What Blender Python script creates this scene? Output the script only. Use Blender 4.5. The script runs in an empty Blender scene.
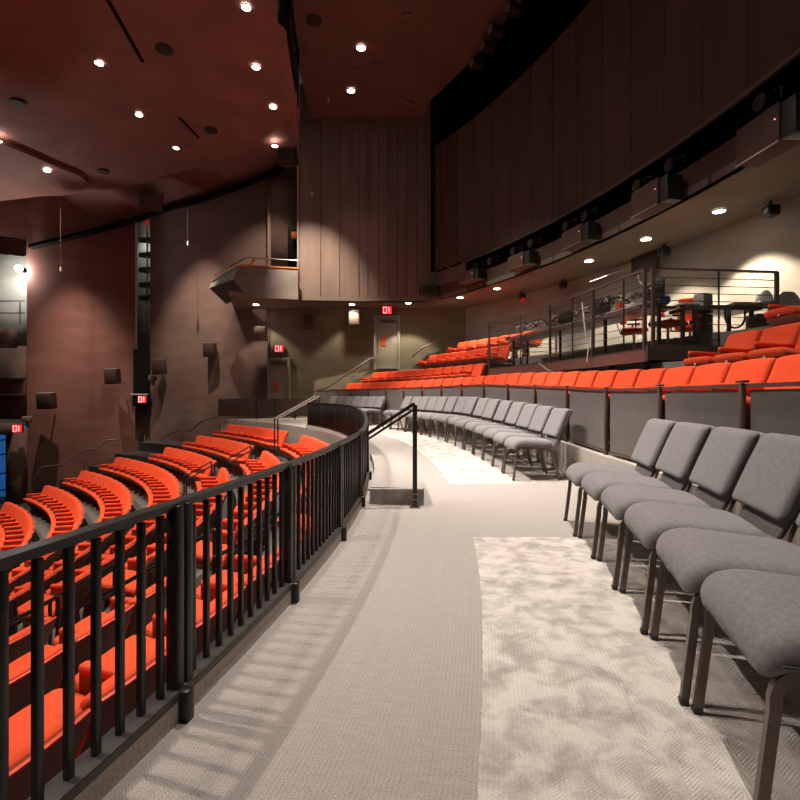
import bpy, bmesh, math, random
from mathutils import Vector, Matrix
random.seed(7)
PI = math.pi
R = math.radians
S = bpy.context.scene
C = S.collection
CX, CY = -18.6, 5.2            # centre of the curved house

# ------------------------------------------------------------------ materials
def mat(name, col, rough=0.7, metal=0.0, noise=None, bump=None, emit=None, spec=None, rough_var=None, obj_coords=True, sheen=None):
    """noise=(scale, amount): value mottling; bump=(scale, strength, distance)"""
    m = bpy.data.materials.new(name); m.use_nodes = True
    nt = m.node_tree; N = nt.nodes; L = nt.links
    b = N['Principled BSDF']
    b.inputs['Base Color'].default_value = (*col, 1)
    b.inputs['Roughness'].default_value = rough
    b.inputs['Metallic'].default_value = metal
    if spec is not None: b.inputs['Specular IOR Level'].default_value = spec
    if sheen is not None:
        b.inputs['Sheen Weight'].default_value = sheen
    if emit:
        b.inputs['Emission Color'].default_value = (*emit[0], 1)
        b.inputs['Emission Strength'].default_value = emit[1]
    tc = N.new('ShaderNodeTexCoord')
    if noise:
        n = N.new('ShaderNodeTexNoise'); n.inputs['Scale'].default_value = noise[0]; n.inputs['Detail'].default_value = 6
        n.inputs['Roughness'].default_value = 0.6
        L.new(tc.outputs['Object'], n.inputs['Vector'])
        mr = N.new('ShaderNodeMapRange'); mr.inputs[1].default_value = .25; mr.inputs[2].default_value = .75
        mr.inputs[3].default_value = 1 - noise[1]; mr.inputs[4].default_value = 1 + noise[1]
        L.new(n.outputs['Fac'], mr.inputs[0])
        mx = N.new('ShaderNodeMix'); mx.data_type = 'RGBA'; mx.blend_type = 'MULTIPLY'; mx.inputs[0].default_value = 1
        mx.inputs[6].default_value = (*col, 1)
        L.new(mr.outputs[0], mx.inputs[7]); L.new(mx.outputs[2], b.inputs['Base Color'])
    if bump:
        n2 = N.new('ShaderNodeTexNoise'); n2.inputs['Scale'].default_value = bump[0]; n2.inputs['Detail'].default_value = 3
        L.new(tc.outputs['Object'], n2.inputs['Vector'])
        bp = N.new('ShaderNodeBump'); bp.inputs['Strength'].default_value = bump[1]; bp.inputs['Distance'].default_value = bump[2]
        L.new(n2.outputs['Fac'], bp.inputs['Height']); L.new(bp.outputs[0], b.inputs['Normal'])
    return m

M = {}
M['red'] = mat('red_velvet', (.64, .070, .024), .85, noise=(9, .14), bump=(260, .25, .002), spec=.12)
M['red_trim'] = mat('red_piping', (.80, .075, .028), .55, spec=.4)
M['shell'] = mat('maroon_shell', (.21, .055, .040), .5, noise=(14, .12), spec=.4)
M['iron'] = mat('seat_iron', (.03, .012, .010), .5)
M['rail'] = mat('black_paint', (.013, .010, .009), .42, spec=.5, noise=(30, .15))
M['railbrown'] = mat('bronze_paint', (.075, .045, .037), .4, spec=.5, noise=(20, .12))
M['channel'] = mat('dark_channel_paint', (.035, .028, .025), .45, noise=(18, .3))
M['steel'] = mat('brushed_steel', (.45, .40, .36), .35, metal=.9)
M['fabric'] = mat('grey_fabric', (.190, .172, .172), .93, noise=(75, .28), bump=(420, .5, .0015), spec=.12, sheen=.15)
M['fabric_dark'] = mat('charcoal_fabric', (.10, .09, .09), .95, noise=(75, .25), spec=.1)
M['frame'] = mat('bronze_tube', (.13, .10, .082), .36, metal=.55, noise=(40, .1))
M['plastic'] = mat('black_plastic', (.012, .011, .011), .45)
M['grey_plastic'] = mat('grey_plastic', (.16, .15, .14), .5)
M['white_plastic'] = mat('white_plastic', (.55, .53, .50), .45)
M['blue'] = mat('blue_plastic', (.02, .09, .45), .4)
M['cable'] = mat('pale_cable', (.45, .38, .34), .5)
M['dark_cable'] = mat('dark_cable', (.02, .018, .016), .5)
M['wood'] = mat('orange_wood', (.55, .17, .035), .4, noise=(8, .15))
M['desk'] = mat('dark_desk', (.045, .028, .022), .35, noise=(6, .1))
M['deck'] = mat('redwood_edge', (.13, .045, .035), .5, noise=(10, .2))
M['deckdark'] = mat('dark_brown_board', (.055, .026, .020), .5, noise=(7, .3))
M['panel'] = mat('grey_guard_panel', (.120, .100, .093), .75, noise=(5, .10), bump=(150, .2, .002))
M['door'] = mat('grey_green_door', (.22, .20, .155), .5, noise=(3, .06))
M['plate'] = mat('orange_plate', (.45, .11, .03), .4)
M['lamp'] = mat('lamp_lens', (1, .95, .88), .3, emit=((1, .90, .78), 28))
M['bright'] = mat('work_lamp_lens', (1, 1, 1), .3, emit=((1, .96, .88), 45))
M['lampring'] = mat('lamp_ring', (.30, .22, .18), .4, metal=.3)
M['exit'] = mat('exit_red', (.6, .01, .01), .4, emit=((1, .012, .02), .75))
M['exitmark'] = mat('exit_mark', (1, .7, .7), .4, emit=((1, .30, .30), 1.0))
M['redlamp'] = mat('red_lamp', (.6, .01, .01), .4, emit=((1, .02, .01), .15))
M['blueglow'] = mat('blue_light_glow', (.03, .12, .35), .6, emit=((.02, .13, .42), .35))  # blue light of the doorway put into colour and emission
M['speaker'] = mat('speaker_brown', (.045, .022, .018), .6, noise=(60, .15))
M['speakertan'] = mat('speaker_tan', (.15, .11, .085), .6, noise=(60, .1))
M['grille'] = mat('speaker_grille', (.022, .010, .009), .7)

def carpet_material():
    m = bpy.data.materials.new('loop_carpet'); m.use_nodes = True
    nt = m.node_tree; N = nt.nodes; L = nt.links; b = N['Principled BSDF']
    b.inputs['Roughness'].default_value = .96; b.inputs['Specular IOR Level'].default_value = .12
    tc = N.new('ShaderNodeTexCoord')
    def math_(op, a, bb=None, c=None):
        n = N.new('ShaderNodeMath'); n.operation = op
        for i, v in enumerate((a, bb, c)):
            if v is None: continue
            if isinstance(v, (int, float)): n.inputs[i].default_value = v
            else: L.new(v, n.inputs[i])
        return n.outputs[0]
    sep = N.new('ShaderNodeSeparateXYZ'); L.new(tc.outputs['Object'], sep.inputs[0])
    x, y = sep.outputs[0], sep.outputs[1]
    dx = math_('ADD', x, -CX); dy = math_('ADD', y, -CY)
    r = math_('SQRT', math_('ADD', math_('MULTIPLY', dx, dx), math_('MULTIPLY', dy, dy)))
    ang = math_('MULTIPLY', math_('ARCTAN2', dy, dx), 19.0)
    # woven chevrons that follow the curve
    zig = math_('PINGPONG', math_('MULTIPLY', r, 1.0), .045)
    rows = math_('SINE', math_('MULTIPLY', math_('ADD', ang, zig), 520.0))
    cols = math_('SINE', math_('MULTIPLY', r, 430.0))
    weave = math_('MULTIPLY', math_('ADD', math_('MULTIPLY', rows, .6), math_('MULTIPLY', cols, .4)), 1.0)
    fine = N.new('ShaderNodeTexNoise'); fine.inputs['Scale'].default_value = 190; fine.inputs['Detail'].default_value = 2
    L.new(tc.outputs['Object'], fine.inputs['Vector'])
    streak = N.new('ShaderNodeTexNoise'); streak.inputs['Scale'].default_value = 1; streak.inputs['Detail'].default_value = 4
    cmb = N.new('ShaderNodeCombineXYZ'); L.new(math_('MULTIPLY', r, 12.0), cmb.inputs[0]); L.new(math_('MULTIPLY', ang, 60.0), cmb.inputs[1])
    L.new(cmb.outputs[0], streak.inputs['Vector'])
    val = math_('ADD', math_('MULTIPLY', weave, .15), math_('ADD', math_('MULTIPLY', math_('SUBTRACT', fine.outputs['Fac'], .5), 1.3), math_('MULTIPLY', math_('SUBTRACT', streak.outputs['Fac'], .5), .35)))
    plain = N.new('ShaderNodeMix'); plain.data_type = 'RGBA'; plain.clamp_factor = True
    L.new(math_('ADD', val, .5), plain.inputs[0])
    plain.inputs[6].default_value = (.20, .172, .155, 1); plain.inputs[7].default_value = (.46, .405, .37, 1)
    # leafy blotches of the inlaid runner
    bl = N.new('ShaderNodeTexNoise'); bl.inputs['Scale'].default_value = 7.0; bl.inputs['Detail'].default_value = 7; bl.inputs['Roughness'].default_value = .62; bl.inputs['Distortion'].default_value = .35
    L.new(tc.outputs['Object'], bl.inputs['Vector'])
    ramp = N.new('ShaderNodeValToRGB'); L.new(math_('ADD', bl.outputs['Fac'], math_('MULTIPLY', val, .22)), ramp.inputs[0])
    e = ramp.color_ramp.elements
    e[0].position = .36; e[0].color = (.32, .28, .25, 1); e[1].position = .58; e[1].color = (.55, .495, .45, 1)
    q = e.new(.47); q.color = (.43, .38, .345, 1)
    edge = N.new('ShaderNodeTexNoise'); edge.inputs['Scale'].default_value = 30; L.new(tc.outputs['Object'], edge.inputs['Vector'])
    rj = math_('ADD', r, math_('MULTIPLY', math_('SUBTRACT', edge.outputs['Fac'], .5), .02))
    inb = math_('GREATER_THAN', rj, 19.2)
    ye = math_('MAXIMUM', math_('LESS_THAN', y, 3.72), math_('GREATER_THAN', y, 5.9))
    mask = math_('MULTIPLY', inb, ye)
    mx = N.new('ShaderNodeMix'); mx.data_type = 'RGBA'; L.new(mask, mx.inputs[0])
    L.new(plain.outputs[2], mx.inputs[6]); L.new(ramp.outputs[0], mx.inputs[7])
    L.new(mx.outputs[2], b.inputs['Base Color'])
    bp = N.new('ShaderNodeBump'); bp.inputs['Strength'].default_value = .55; bp.inputs['Distance'].default_value = .004
    L.new(math_('ADD', weave, math_('MULTIPLY', fine.outputs['Fac'], 1.6)), bp.inputs['Height']); L.new(bp.outputs[0], b.inputs['Normal'])
    return m
M['carpet'] = carpet_material()
M['curbcarpet'] = mat('curb_carpet', (.50, .45, .41), .96, noise=(120, .4), bump=(300, .5, .003), spec=.1)
M['concrete'] = mat('grey_step_paint', (.13, .115, .105), .6, noise=(2.5, .22), spec=.35)
M['stagefloor_shade'] = mat('dark_floor_and_shade', (.03, .026, .024), .6, noise=(2, .2))  # real dark stage floor, and painted shade on the side stair
M['ledge'] = mat('pale_ledge', (.36, .31, .275), .7, noise=(6, .12))

def plaster(name, col, rough=.8, band=None):
    """trowelled wall paint: large clouds, small texture, optional vertical boards"""
    m = bpy.data.materials.new(name); m.use_nodes = True
    nt = m.node_tree; N = nt.nodes; L = nt.links; b = N['Principled BSDF']
    b.inputs['Roughness'].default_value = rough; b.inputs['Specular IOR Level'].default_value = .3
    tc = N.new('ShaderNodeTexCoord')
    n1 = N.new('ShaderNodeTexNoise'); n1.inputs['Scale'].default_value = .9; n1.inputs['Detail'].default_value = 8
    mp = N.new('ShaderNodeMapping'); mp.inputs['Scale'].default_value = (1, 1, 2.2) if not band else (3, 3, .35)
    L.new(tc.outputs['Object'], mp.inputs[0]); L.new(mp.outputs[0], n1.inputs['Vector'])
    mr = N.new('ShaderNodeMapRange'); mr.inputs[1].default_value = .3; mr.inputs[2].default_value = .7; mr.inputs[3].default_value = .82; mr.inputs[4].default_value = 1.16
    L.new(n1.outputs['Fac'], mr.inputs[0])
    mx = N.new('ShaderNodeMix'); mx.data_type = 'RGBA'; mx.blend_type = 'MULTIPLY'; mx.inputs[0].default_value = 1; mx.inputs[6].default_value = (*col, 1)
    L.new(mr.outputs[0], mx.inputs[7]); L.new(mx.outputs[2], b.inputs['Base Color'])
    n2 = N.new('ShaderNodeTexNoise'); n2.inputs['Scale'].default_value = 22; L.new(tc.outputs['Object'], n2.inputs['Vector'])
    bp = N.new('ShaderNodeBump'); bp.inputs['Strength'].default_value = .25; bp.inputs['Distance'].default_value = .01
    L.new(n2.outputs['Fac'], bp.inputs['Height']); L.new(bp.outputs[0], b.inputs['Normal'])
    return m
M['wall_red'] = plaster('brown_rose_plaster', (.160, .070, .058))
M['wall_grey'] = plaster('warm_grey_plaster', (.150, .093, .079))
M['wall_olive'] = plaster('olive_plaster', (.155, .130, .088))
M['wall_back'] = plaster('pale_grey_plaster', (.33, .30, .26))
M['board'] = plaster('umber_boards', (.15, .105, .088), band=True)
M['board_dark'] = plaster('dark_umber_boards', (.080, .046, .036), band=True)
M['ceiling'] = plaster('oxblood_ceiling', (.20, .088, .072), rough=.7)
M['soffit'] = plaster('soffit_paint', (.145, .115, .088))
M['fascia'] = plaster('fascia_paint', (.075, .042, .033))
M['ceiling_dark'] = plaster('umber_ceiling', (.125, .064, .052), rough=.7)
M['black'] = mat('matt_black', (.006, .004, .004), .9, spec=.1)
M['recess'] = plaster('recess_grey', (.30, .30, .28))
M['balcony'] = plaster('balcony_render', (.20, .175, .155))

# ------------------------------------------------------------------ mesh helpers
def new_obj(name, bm, material, parent=None, smooth=True, angle=35, loc=None):
    bmesh.ops.recalc_face_normals(bm, faces=bm.faces[:])
    me = bpy.data.meshes.new(name); bm.to_mesh(me); bm.free()
    mats = material if isinstance(material, (list, tuple)) else [material]
    for m_ in mats: me.materials.append(m_)
    if smooth:
        me.polygons.foreach_set('use_smooth', [True] * len(me.polygons))
        try: me.set_sharp_from_angle(angle=R(angle))
        except Exception: pass
    o = bpy.data.objects.new(name, me); C.objects.link(o)
    if parent is not None: o.parent = parent
    if loc: o.location = loc
    return o

def tag(o, label=None, cat=None, group=None, kind=None):
    if label: o['label'] = label
    if cat: o['category'] = cat
    if group: o['group'] = group
    if kind: o['kind'] = kind
    return o

def empty(name, loc=(0, 0, 0), rz=0.0, label=None, cat=None, group=None):
    o = bpy.data.objects.new(name, None); C.objects.link(o)
    o.empty_display_size = .1
    o.location = loc; o.rotation_euler = (0, 0, rz)
    return tag(o, label, cat, group)

def struct(name, bm, m, smooth=True, parent=None):
    o = new_obj(name, bm, m, parent, smooth)
    if parent is None: o['kind'] = 'structure'
    return o

def box(bm, c, s, bev=0.0, seg=2, mtx=None, rot=None, mi=0):
    t = bmesh.new(); bmesh.ops.create_cube(t, size=1)
    for v in t.verts: v.co = Vector((v.co.x * s[0], v.co.y * s[1], v.co.z * s[2]))
    if bev > 0: bmesh.ops.bevel(t, geom=t.edges[:], offset=bev, segments=seg, affect='EDGES', profile=.5)
    if rot: bmesh.ops.rotate(t, verts=t.verts[:], cent=(0, 0, 0), matrix=Matrix.Rotation(rot[1], 3, rot[0]))
    for v in t.verts: v.co += Vector(c)
    if mtx is not None: bmesh.ops.transform(t, verts=t.verts[:], matrix=mtx)
    merge(bm, t, mi)

def merge(bm, t, mi=0):
    vm = {}
    for v in t.verts: vm[v] = bm.verts.new(v.co)
    for f in t.faces:
        try:
            nf = bm.faces.new([vm[v] for v in f.verts]); nf.material_index = mi; nf.smooth = True
        except ValueError: pass
    t.free()

def roundbox(bm, h, rho, n=(5, 5, 3), fn=None, k=3, p=2.0, mi=0):
    """rounded box of half sizes h, corner radius rho, n inner cells per axis; fn bends each point"""
    h = Vector(h)
    rr = [min(rho, x * .999) for x in h]
    def coords(a):
        lo = [-h[a] + rr[a] * (1 - math.cos(i / k * PI / 2)) for i in range(k)]
        ins = h[a] - rr[a]
        mid = [-ins + 2 * ins * i / n[a] for i in range(n[a] + 1)]
        return lo + mid + [-x for x in reversed(lo)]
    cs = [coords(a) for a in range(3)]
    cache = {}
    def V(i, j, l):
        key = (i, j, l)
        if key in cache: return cache[key]
        q = Vector((cs[0][i], cs[1][j], cs[2][l]))
        inner = Vector([max(-(h[a] - rr[a]), min(h[a] - rr[a], q[a])) for a in range(3)])
        d = Vector([(q[a] - inner[a]) / rr[a] for a in range(3)])
        # map cube corner region to ball
        nz = d.length
        if nz > 1e-9:
            mxc = max(abs(x) for x in d)
            d = d / nz * mxc
        q = inner + Vector([d[a] * rr[a] for a in range(3)])
        if fn: q = Vector(fn(q))
        cache[key] = bm.verts.new(q); return cache[key]
    nn = [len(c) for c in cs]
    def quad(a, b, c, d):
        f = bm.faces.new((a, b, c, d)); f.material_index = mi; f.smooth = True
    for ax in range(3):
        u, w = [a for a in range(3) if a != ax]
        for side in (0, nn[ax] - 1):
            for i in range(nn[u] - 1):
                for j in range(nn[w] - 1):
                    def idx(ii, jj):
                        t = [0, 0, 0]; t[ax] = side; t[u] = ii; t[w] = jj; return V(*t)
                    quad(idx(i, j), idx(i + 1, j), idx(i + 1, j + 1), idx(i, j + 1))

def tube(bm, pts, rad, seg=8, closed=False, flat=None, cap=True, mi=0):
    """swept round tube (flat=(a,b) gives a rectangular bar instead)"""
    pts = [Vector(p) for p in pts]; n = len(pts); rings = []
    up = None
    for i, p in enumerate(pts):
        if closed: t = (pts[(i + 1) % n] - pts[i - 1])
        elif i == 0: t = pts[1] - p
        elif i == n - 1: t = p - pts[-2]
        else: t = (pts[i + 1] - p).normalized() + (p - pts[i - 1]).normalized()
        t.normalize()
        if up is None:
            up = Vector((0, 0, 1)) if abs(t.z) < .9 else Vector((1, 0, 0))
        a = t.cross(up)
        if a.length < 1e-6: up = Vector((0, 1, 0)); a = t.cross(up)
        a.normalize(); b = a.cross(t).normalized(); up = b
        ring = []
        if flat:
            for sx, sy in ((-1, -1), (1, -1), (1, 1), (-1, 1)):
                ring.append(bm.verts.new(p + a * sx * flat[0] / 2 + b * sy * flat[1] / 2))
        else:
            for s in range(seg):
                w = 2 * PI * s / seg
                ring.append(bm.verts.new(p + a * math.cos(w) * rad + b * math.sin(w) * rad))
        rings.append(ring)
    m_ = len(rings[0])
    for i in range(n if closed else n - 1):
        A, B = rings[i], rings[(i + 1) % n]
        for s in range(m_):
            f = bm.faces.new((A[s], A[(s + 1) % m_], B[(s + 1) % m_], B[s])); f.material_index = mi
    if cap and not closed:
        bm.faces.new(rings[0][::-1]); bm.faces.new(rings[-1])

def bez(p0, p1, p2, n=8):
    p0, p1, p2 = Vector(p0), Vector(p1), Vector(p2)
    return [p0 * (1 - t) ** 2 + p1 * 2 * t * (1 - t) + p2 * t * t for t in [i / n for i in range(n + 1)]]

def cyl(bm, c, r, h, seg=20, axis='z', r2=None, mi=0):
    t = bmesh.new(); bmesh.ops.create_cone(t, cap_ends=True, segments=seg, radius1=r, radius2=r if r2 is None else r2, depth=h)
    if axis == 'x': bmesh.ops.rotate(t, verts=t.verts[:], cent=(0, 0, 0), matrix=Matrix.Rotation(PI / 2, 3, 'Y'))
    if axis == 'y': bmesh.ops.rotate(t, verts=t.verts[:], cent=(0, 0, 0), matrix=Matrix.Rotation(PI / 2, 3, 'X'))
    for v in t.verts: v.co += Vector(c)
    merge(bm, t, mi)

def prism(bm, poly, z0, z1, mi=0):
    """vertical prism over an xy polygon"""
    a = [bm.verts.new((x, y, z0)) for x, y in poly]; b = [bm.verts.new((x, y, z1)) for x, y in poly]
    n = len(poly)
    for i in range(n): bm.faces.new((a[i], a[(i + 1) % n], b[(i + 1) % n], b[i])).material_index = mi
    bm.faces.new(a[::-1]).material_index = mi; bm.faces.new(b).material_index = mi

def P(r, th, z=0.0):            # polar in degrees about the house centre
    a = R(th); return Vector((CX + r * math.cos(a), CY + r * math.sin(a), z))

def ramp(th, a=1.0, b=14.0):   # the aisle floor climbs .17 m
    t = max(0, min(1, (th - a) / (b - a))); return .17 * t

def wall_y(x):
    pts = [(-30, 18.8), (-15.3, 20.5), (-11.6, 22), (-11, 22), (-5.25, 20.2), (20, 20.2)]
    for (x0, y0), (x1, y1) in zip(pts, pts[1:]):
        if x <= x1: return y0 + (y1 - y0) * (x - x0) / (x1 - x0)
    return 20.2

def th_wall(r, start=10):
    th = start
    while th < 88:
        p = P(r, th)
        if p.y > wall_y(p.x) - .004: return th
        th += .05
    return 88

def px(p):                      # where a point falls in the frame, for leaving out what nobody sees
    if p[1] < .2: return None
    return 400 + 500 * p[0] / p[1], 396 - 500 * (p[2] - 1.05) / p[1]

def arc_ring(bm, r0, r1, z0f, z1f, ths, mi=0):
    """solid ring segment between radii; z0f/z1f are functions of theta for bottom and top"""
    prev = None
    for th in ths:
        e0, e1 = (th if not isinstance(th, tuple) else th[0]), (th if not isinstance(th, tuple) else th[1])
        q = [bm.verts.new(P(r0, e0, z0f(e0))), bm.verts.new(P(r1, e1, z0f(e1))), bm.verts.new(P(r1, e1, z1f(e1))), bm.verts.new(P(r0, e0, z1f(e0)))]
        if prev:
            for i in range(4):
                bm.faces.new((prev[i], prev[(i + 1) % 4], q[(i + 1) % 4], q[i])).material_index = mi
        else: bm.faces.new(q[::-1])
        prev = q
    bm.faces.new(prev)

def steps(a, b, d=1.0):
    n = max(1, int(math.ceil(abs(b - a) / d))); return [a + (b - a) * i / n for i in range(n + 1)]

def span(r0, r1, a, cap=90.0):
    """theta pairs from a to where each radius meets the end wall"""
    e0, e1 = min(cap, th_wall(r0)), min(cap, th_wall(r1))
    n = 60
    return [(a + (e0 - a) * i / n, a + (e1 - a) * i / n) for i in range(n + 1)]

ORD = ['first', 'second', 'third', 'fourth', 'fifth', 'sixth', 'seventh', 'eighth', 'ninth', 'tenth', 'eleventh', 'twelfth', 'thirteenth', 'fourteenth', 'fifteenth', 'sixteenth', 'seventeenth', 'eighteenth', 'nineteenth', 'twentieth']
ORD += ['twenty-' + w for w in ORD[:9]] + ['thirtieth'] + ['thirty-' + w for w in ORD[:9]] + ['fortieth'] + ['forty-' + w for w in ORD[:9]] + ['fiftieth']

def copy_tree(o, parent=None):
    c = o.copy(); C.objects.link(c)
    if parent is not None: c.parent = parent
    for ch in list(o.children): copy_tree(ch, c)
    return c

# ------------------------------------------------------------------ the setting: floors
bm = bmesh.new()
arc_ring(bm, 18.165, 20.80, lambda t: -1.2, ramp, span(18.165, 20.80, -62, 49.5))
struct('floor', bm, M['carpet'], smooth=False)
bm = bmesh.new()
arc_ring(bm, 18.165, 18.245, lambda t: ramp(t) - .03, lambda t: ramp(t) + .075, steps(-50, 28.3, .8))
struct('trim_1', bm, M['curbcarpet'])

ROWS = 'ABCDEFG'
ROW_R = {k: 11.9 + i for i, k in enumerate(ROWS)}
def tread(r): return -.83 - .355 * (17.9 - r)
bm = bmesh.new()
bd = bmesh.new()
for k in ROWS:
    r = ROW_R[k]; z = tread(r); e = 49.5 if k in 'EFG' else 56
    r1 = 18.165 if k == 'G' else r + .17
    arc_ring(bm, r - .83, r1, lambda t: -4.2, lambda t, z=z: z, steps(-40, e, 1))
    a = steps(e, 62, 1); e0, e1 = min(62, th_wall(r - .83)), min(62, th_wall(r1))
    arc_ring(bd, r - .83, r1, lambda t: -4.2, lambda t, z=z: z, [(e + (e0 - e) * i / 20, e + (e1 - e) * i / 20) for i in range(21)])
struct('floor_bowl', bm, M['concrete'], smooth=False)
struct('floor_side_stair', bd, M['stagefloor_shade'], smooth=False)  # far treads darkened by colour because they lie unlit
bm = bmesh.new(); prism(bm, [(-34, -8), (4, -8), (4, 24), (-34, 24)], -4.6, -3.25)
struct('floor_stage', bm, M['stagefloor_shade'], smooth=False)
# block that makes the step at the rail, with its pale nosing
bm = bmesh.new()
pts_in = [P(18.31, t) for t in steps(-1.1, 8, 1)]
poly = [(.23, 4.78)] + [(.22, 5.6), (.17, 6.4), (.02, 7.2), (-.2, 7.75)] + [(p.x, p.y) for p in reversed(pts_in)]
prism(bm, poly, 0, .168)
struct('floor_step', bm, M['carpet'], smooth=False)
bm = bmesh.new(); box(bm, (-.045, 4.775, .158), (.53, .03, .022), .004)
struct('trim_2', bm, M['ledge'])

# ------------------------------------------------------------------ upper tier structure
UP_R = [21.6, 22.6, 23.6, 24.6]
UP_T = [.50, .93, 1.50, 1.98]
bm = bmesh.new()
arc_ring(bm, 20.80, 20.98, lambda t: -.5, lambda t: ramp(t) + .40, span(20.80, 20.98, -40))
struct('trim_3', bm, M['ledge'])
bm = bmesh.new()
for r, z in zip(UP_R, UP_T):
    r1 = 26.0 if r > 24 else r + .17
    r0 = 20.98 if r < 22 else r - .83
    arc_ring(bm, r0, r1, lambda t: -.5, lambda t, z=z: z + ramp(t), span(r0, r1, -40))
struct('floor_upper', bm, M['concrete'], smooth=False)

# ------------------------------------------------------------------ walls
def wall_strip(name, pts, z0, z1, m, thick=.25, out=(0, 1)):
    """upright wall following xy points; z0/z1 scalars or lists"""
    bm = bmesh.new(); n = len(pts)
    Z0 = z0 if isinstance(z0, (list, tuple)) else [z0] * n
    Z1 = z1 if isinstance(z1, (list, tuple)) else [z1] * n
    prev = None
    for i, (x, y) in enumerate(pts):
        a = Vector(pts[max(0, i - 1)]); b = Vector(pts[min(n - 1, i + 1)]); t = (b - a).normalized(); nn = Vector((-t.y, t.x)) * thick
        q = [bm.verts.new((x, y, Z0[i])), bm.verts.new((x + nn.x, y + nn.y, Z0[i])), bm.verts.new((x + nn.x, y + nn.y, Z1[i])), bm.verts.new((x, y, Z1[i]))]
        if prev:
            for k in range(4): bm.faces.new((prev[k], prev[(k + 1) % 4], q[(k + 1) % 4], q[k]))
        else: bm.faces.new(q[::-1])
        prev = q
    bm.faces.new(prev)
    return struct(name, bm, m)

def bulge(p, q, n, h):          # gently curved wall between two points, bellying towards the house
    out = []
    for i in range(n + 1):
        t = i / n; x = p[0] + (q[0] - p[0]) * t; y = p[1] + (q[1] - p[1]) * t
        out.append((x, y - h * (1 - (2 * t - 1) ** 2)))
    return out
w1 = bulge((-15.3, 20.5), (-11.65, 22.0), 16, .35)
wall_strip('wall_left', w1, -4.3, 11.5, M['wall_red'])
w2 = bulge((-11.0, 22.0), (-5.25, 20.6), 20, .3)
wall_strip('wall_front', w2, -4.3, 12.5, M['wall_grey'])
wall_strip('wall_end', [(-5.25, 20.2), (-1.15, 20.2), (3.1, 20.2)], -1.5, 5.6, M['wall_olive'])
# return between the front wall and the end wall
bm = bmesh.new(); box(bm, (-5.3, 20.42, 5.4), (.1, .5, 14)); struct('wall_return', bm, M['wall_grey'], smooth=False)
back = [(P(26.0, t).x, P(26.0, t).y) for t in steps(35.2, -22, 2)]
wall_strip('wall_back', back, .2, 4.75, M['wall_back'], thick=.3)
# slot with the lighting ladder between the two left walls
bm = bmesh.new(); box(bm, (-11.3, 23.3, 4), (1.8, .15, 17)); struct('wall_slot', bm, M['recess'], smooth=False)

# the high boarded wall, and the arc of the upper wall with its lighting trough
SOF = 4.6
hb = [(-3.72, 18.5), (-2.9, 18.62), (-1.8, 18.7), (-.7, 18.72), (.4, 18.75), (.95, 18.72), (1.32, 18.7)]
def dense(pts, n=4):
    o = []
    for a, b in zip(pts, pts[1:]):
        for i in range(n): o.append((a[0] + (b[0] - a[0]) * i / n, a[1] + (b[1] - a[1]) * i / n))
    return o + [pts[-1]]
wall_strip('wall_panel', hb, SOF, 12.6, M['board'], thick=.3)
FR = 24.0
t_end = 34.2
arc_pts = [(P(FR, t).x, P(FR, t).y) for t in steps(t_end, -26, 1.5)]
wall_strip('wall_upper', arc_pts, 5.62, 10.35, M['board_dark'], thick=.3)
# battens (seams) of the boards
def seam_set(name, places, z0, z1, m):
    bm = bmesh.new()
    for (x, y, rz) in places:
        t = bmesh.new(); bmesh.ops.create_cube(t, size=1)
        for v in t.verts: v.co = Vector((v.co.x * .016, v.co.y * .03, v.co.z * (z1 - z0)))
        bmesh.ops.rotate(t, verts=t.verts[:], cent=(0, 0, 0), matrix=Matrix.Rotation(rz, 3, 'Z'))
        for v in t.verts: v.co += Vector((x, y, (z0 + z1) / 2))
        merge(bm, t)
    return struct(name, bm, m, smooth=False)
def on_line(pts, xx):
    for (x0, y0), (x1, y1) in zip(pts, pts[1:]):
        if x0 <= xx <= x1: return y0 + (y1 - y0) * (xx - x0) / (x1 - x0)
    return pts[-1][1]
pl = [(x, on_line(hb, x), 0) for x in (-2.95, -2.25, -1.53, -1.2, -.8, -.42, -.1, .25, .62)]
seam_set('trim_4', pl, SOF + .02, 11.2, M['speaker'])
pl = []
for t in steps(33.2, -24, 2.3):
    p = P(FR - .0, t); pl.append((p.x, p.y, R(t)))
seam_set('trim_5', pl, 5.66, 10.3, M['speaker'])
# trough behind the fascia
bm = bmesh.new(); arc_ring(bm, 24.35, 24.45, lambda t: SOF + .05, lambda t: 5.75, steps(-26, 30.0, 1.5)); struct('wall_trough', bm, M['black'])
bm = bmesh.new()
arc_ring(bm, 24.0, 24.12, lambda t: SOF, lambda t: 5.12, steps(-26, 33.6, 1.2)); struct('trim_6', bm, M['fascia'])
bm = bmesh.new()
arc_ring(bm, 23.93, 24.0, lambda t: 5.60, lambda t: 5.66, steps(-26, 29.6, 1.2)); struct('trim_7', bm, M['railbrown'])
bm = bmesh.new()   # cheek closing the trough at its far end
arc_ring(bm, 24.0, 24.4, lambda t: 5.1, lambda t: 5.65, steps(29.7, 34.0, 1)); struct('trim_8', bm, M['board'])
# soffit under everything
bm = bmesh.new()
front = [(-6.0, 17.55), (-5.6, 17.9), (-3.72, 18.5), (-2.9, 18.6), (-1.8, 18.68), (-.7, 18.7), (.4, 18.73), (.95, 18.7)] + [(P(24.0, t).x, P(24.0, t).y) for t in steps(33.2, -26, 2)]
backs = [(P(26.0, t).x, P(26.0, t).y) for t in steps(-26, 34, 2)] + [(3.0, 20.25), (-5.3, 20.25), (-6.9, 20.9)]
poly = front + backs
prism(bm, poly, SOF, SOF + .14)
struct('ceiling_soffit', bm, M['soffit'], smooth=False)
bm = bmesh.new(); arc_ring(bm, 24.0, 27.0, lambda t: 5.62, lambda t: 5.7, steps(-26, 34, 2)); struct('ceiling_trough', bm, M['black'], smooth=False)

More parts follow.
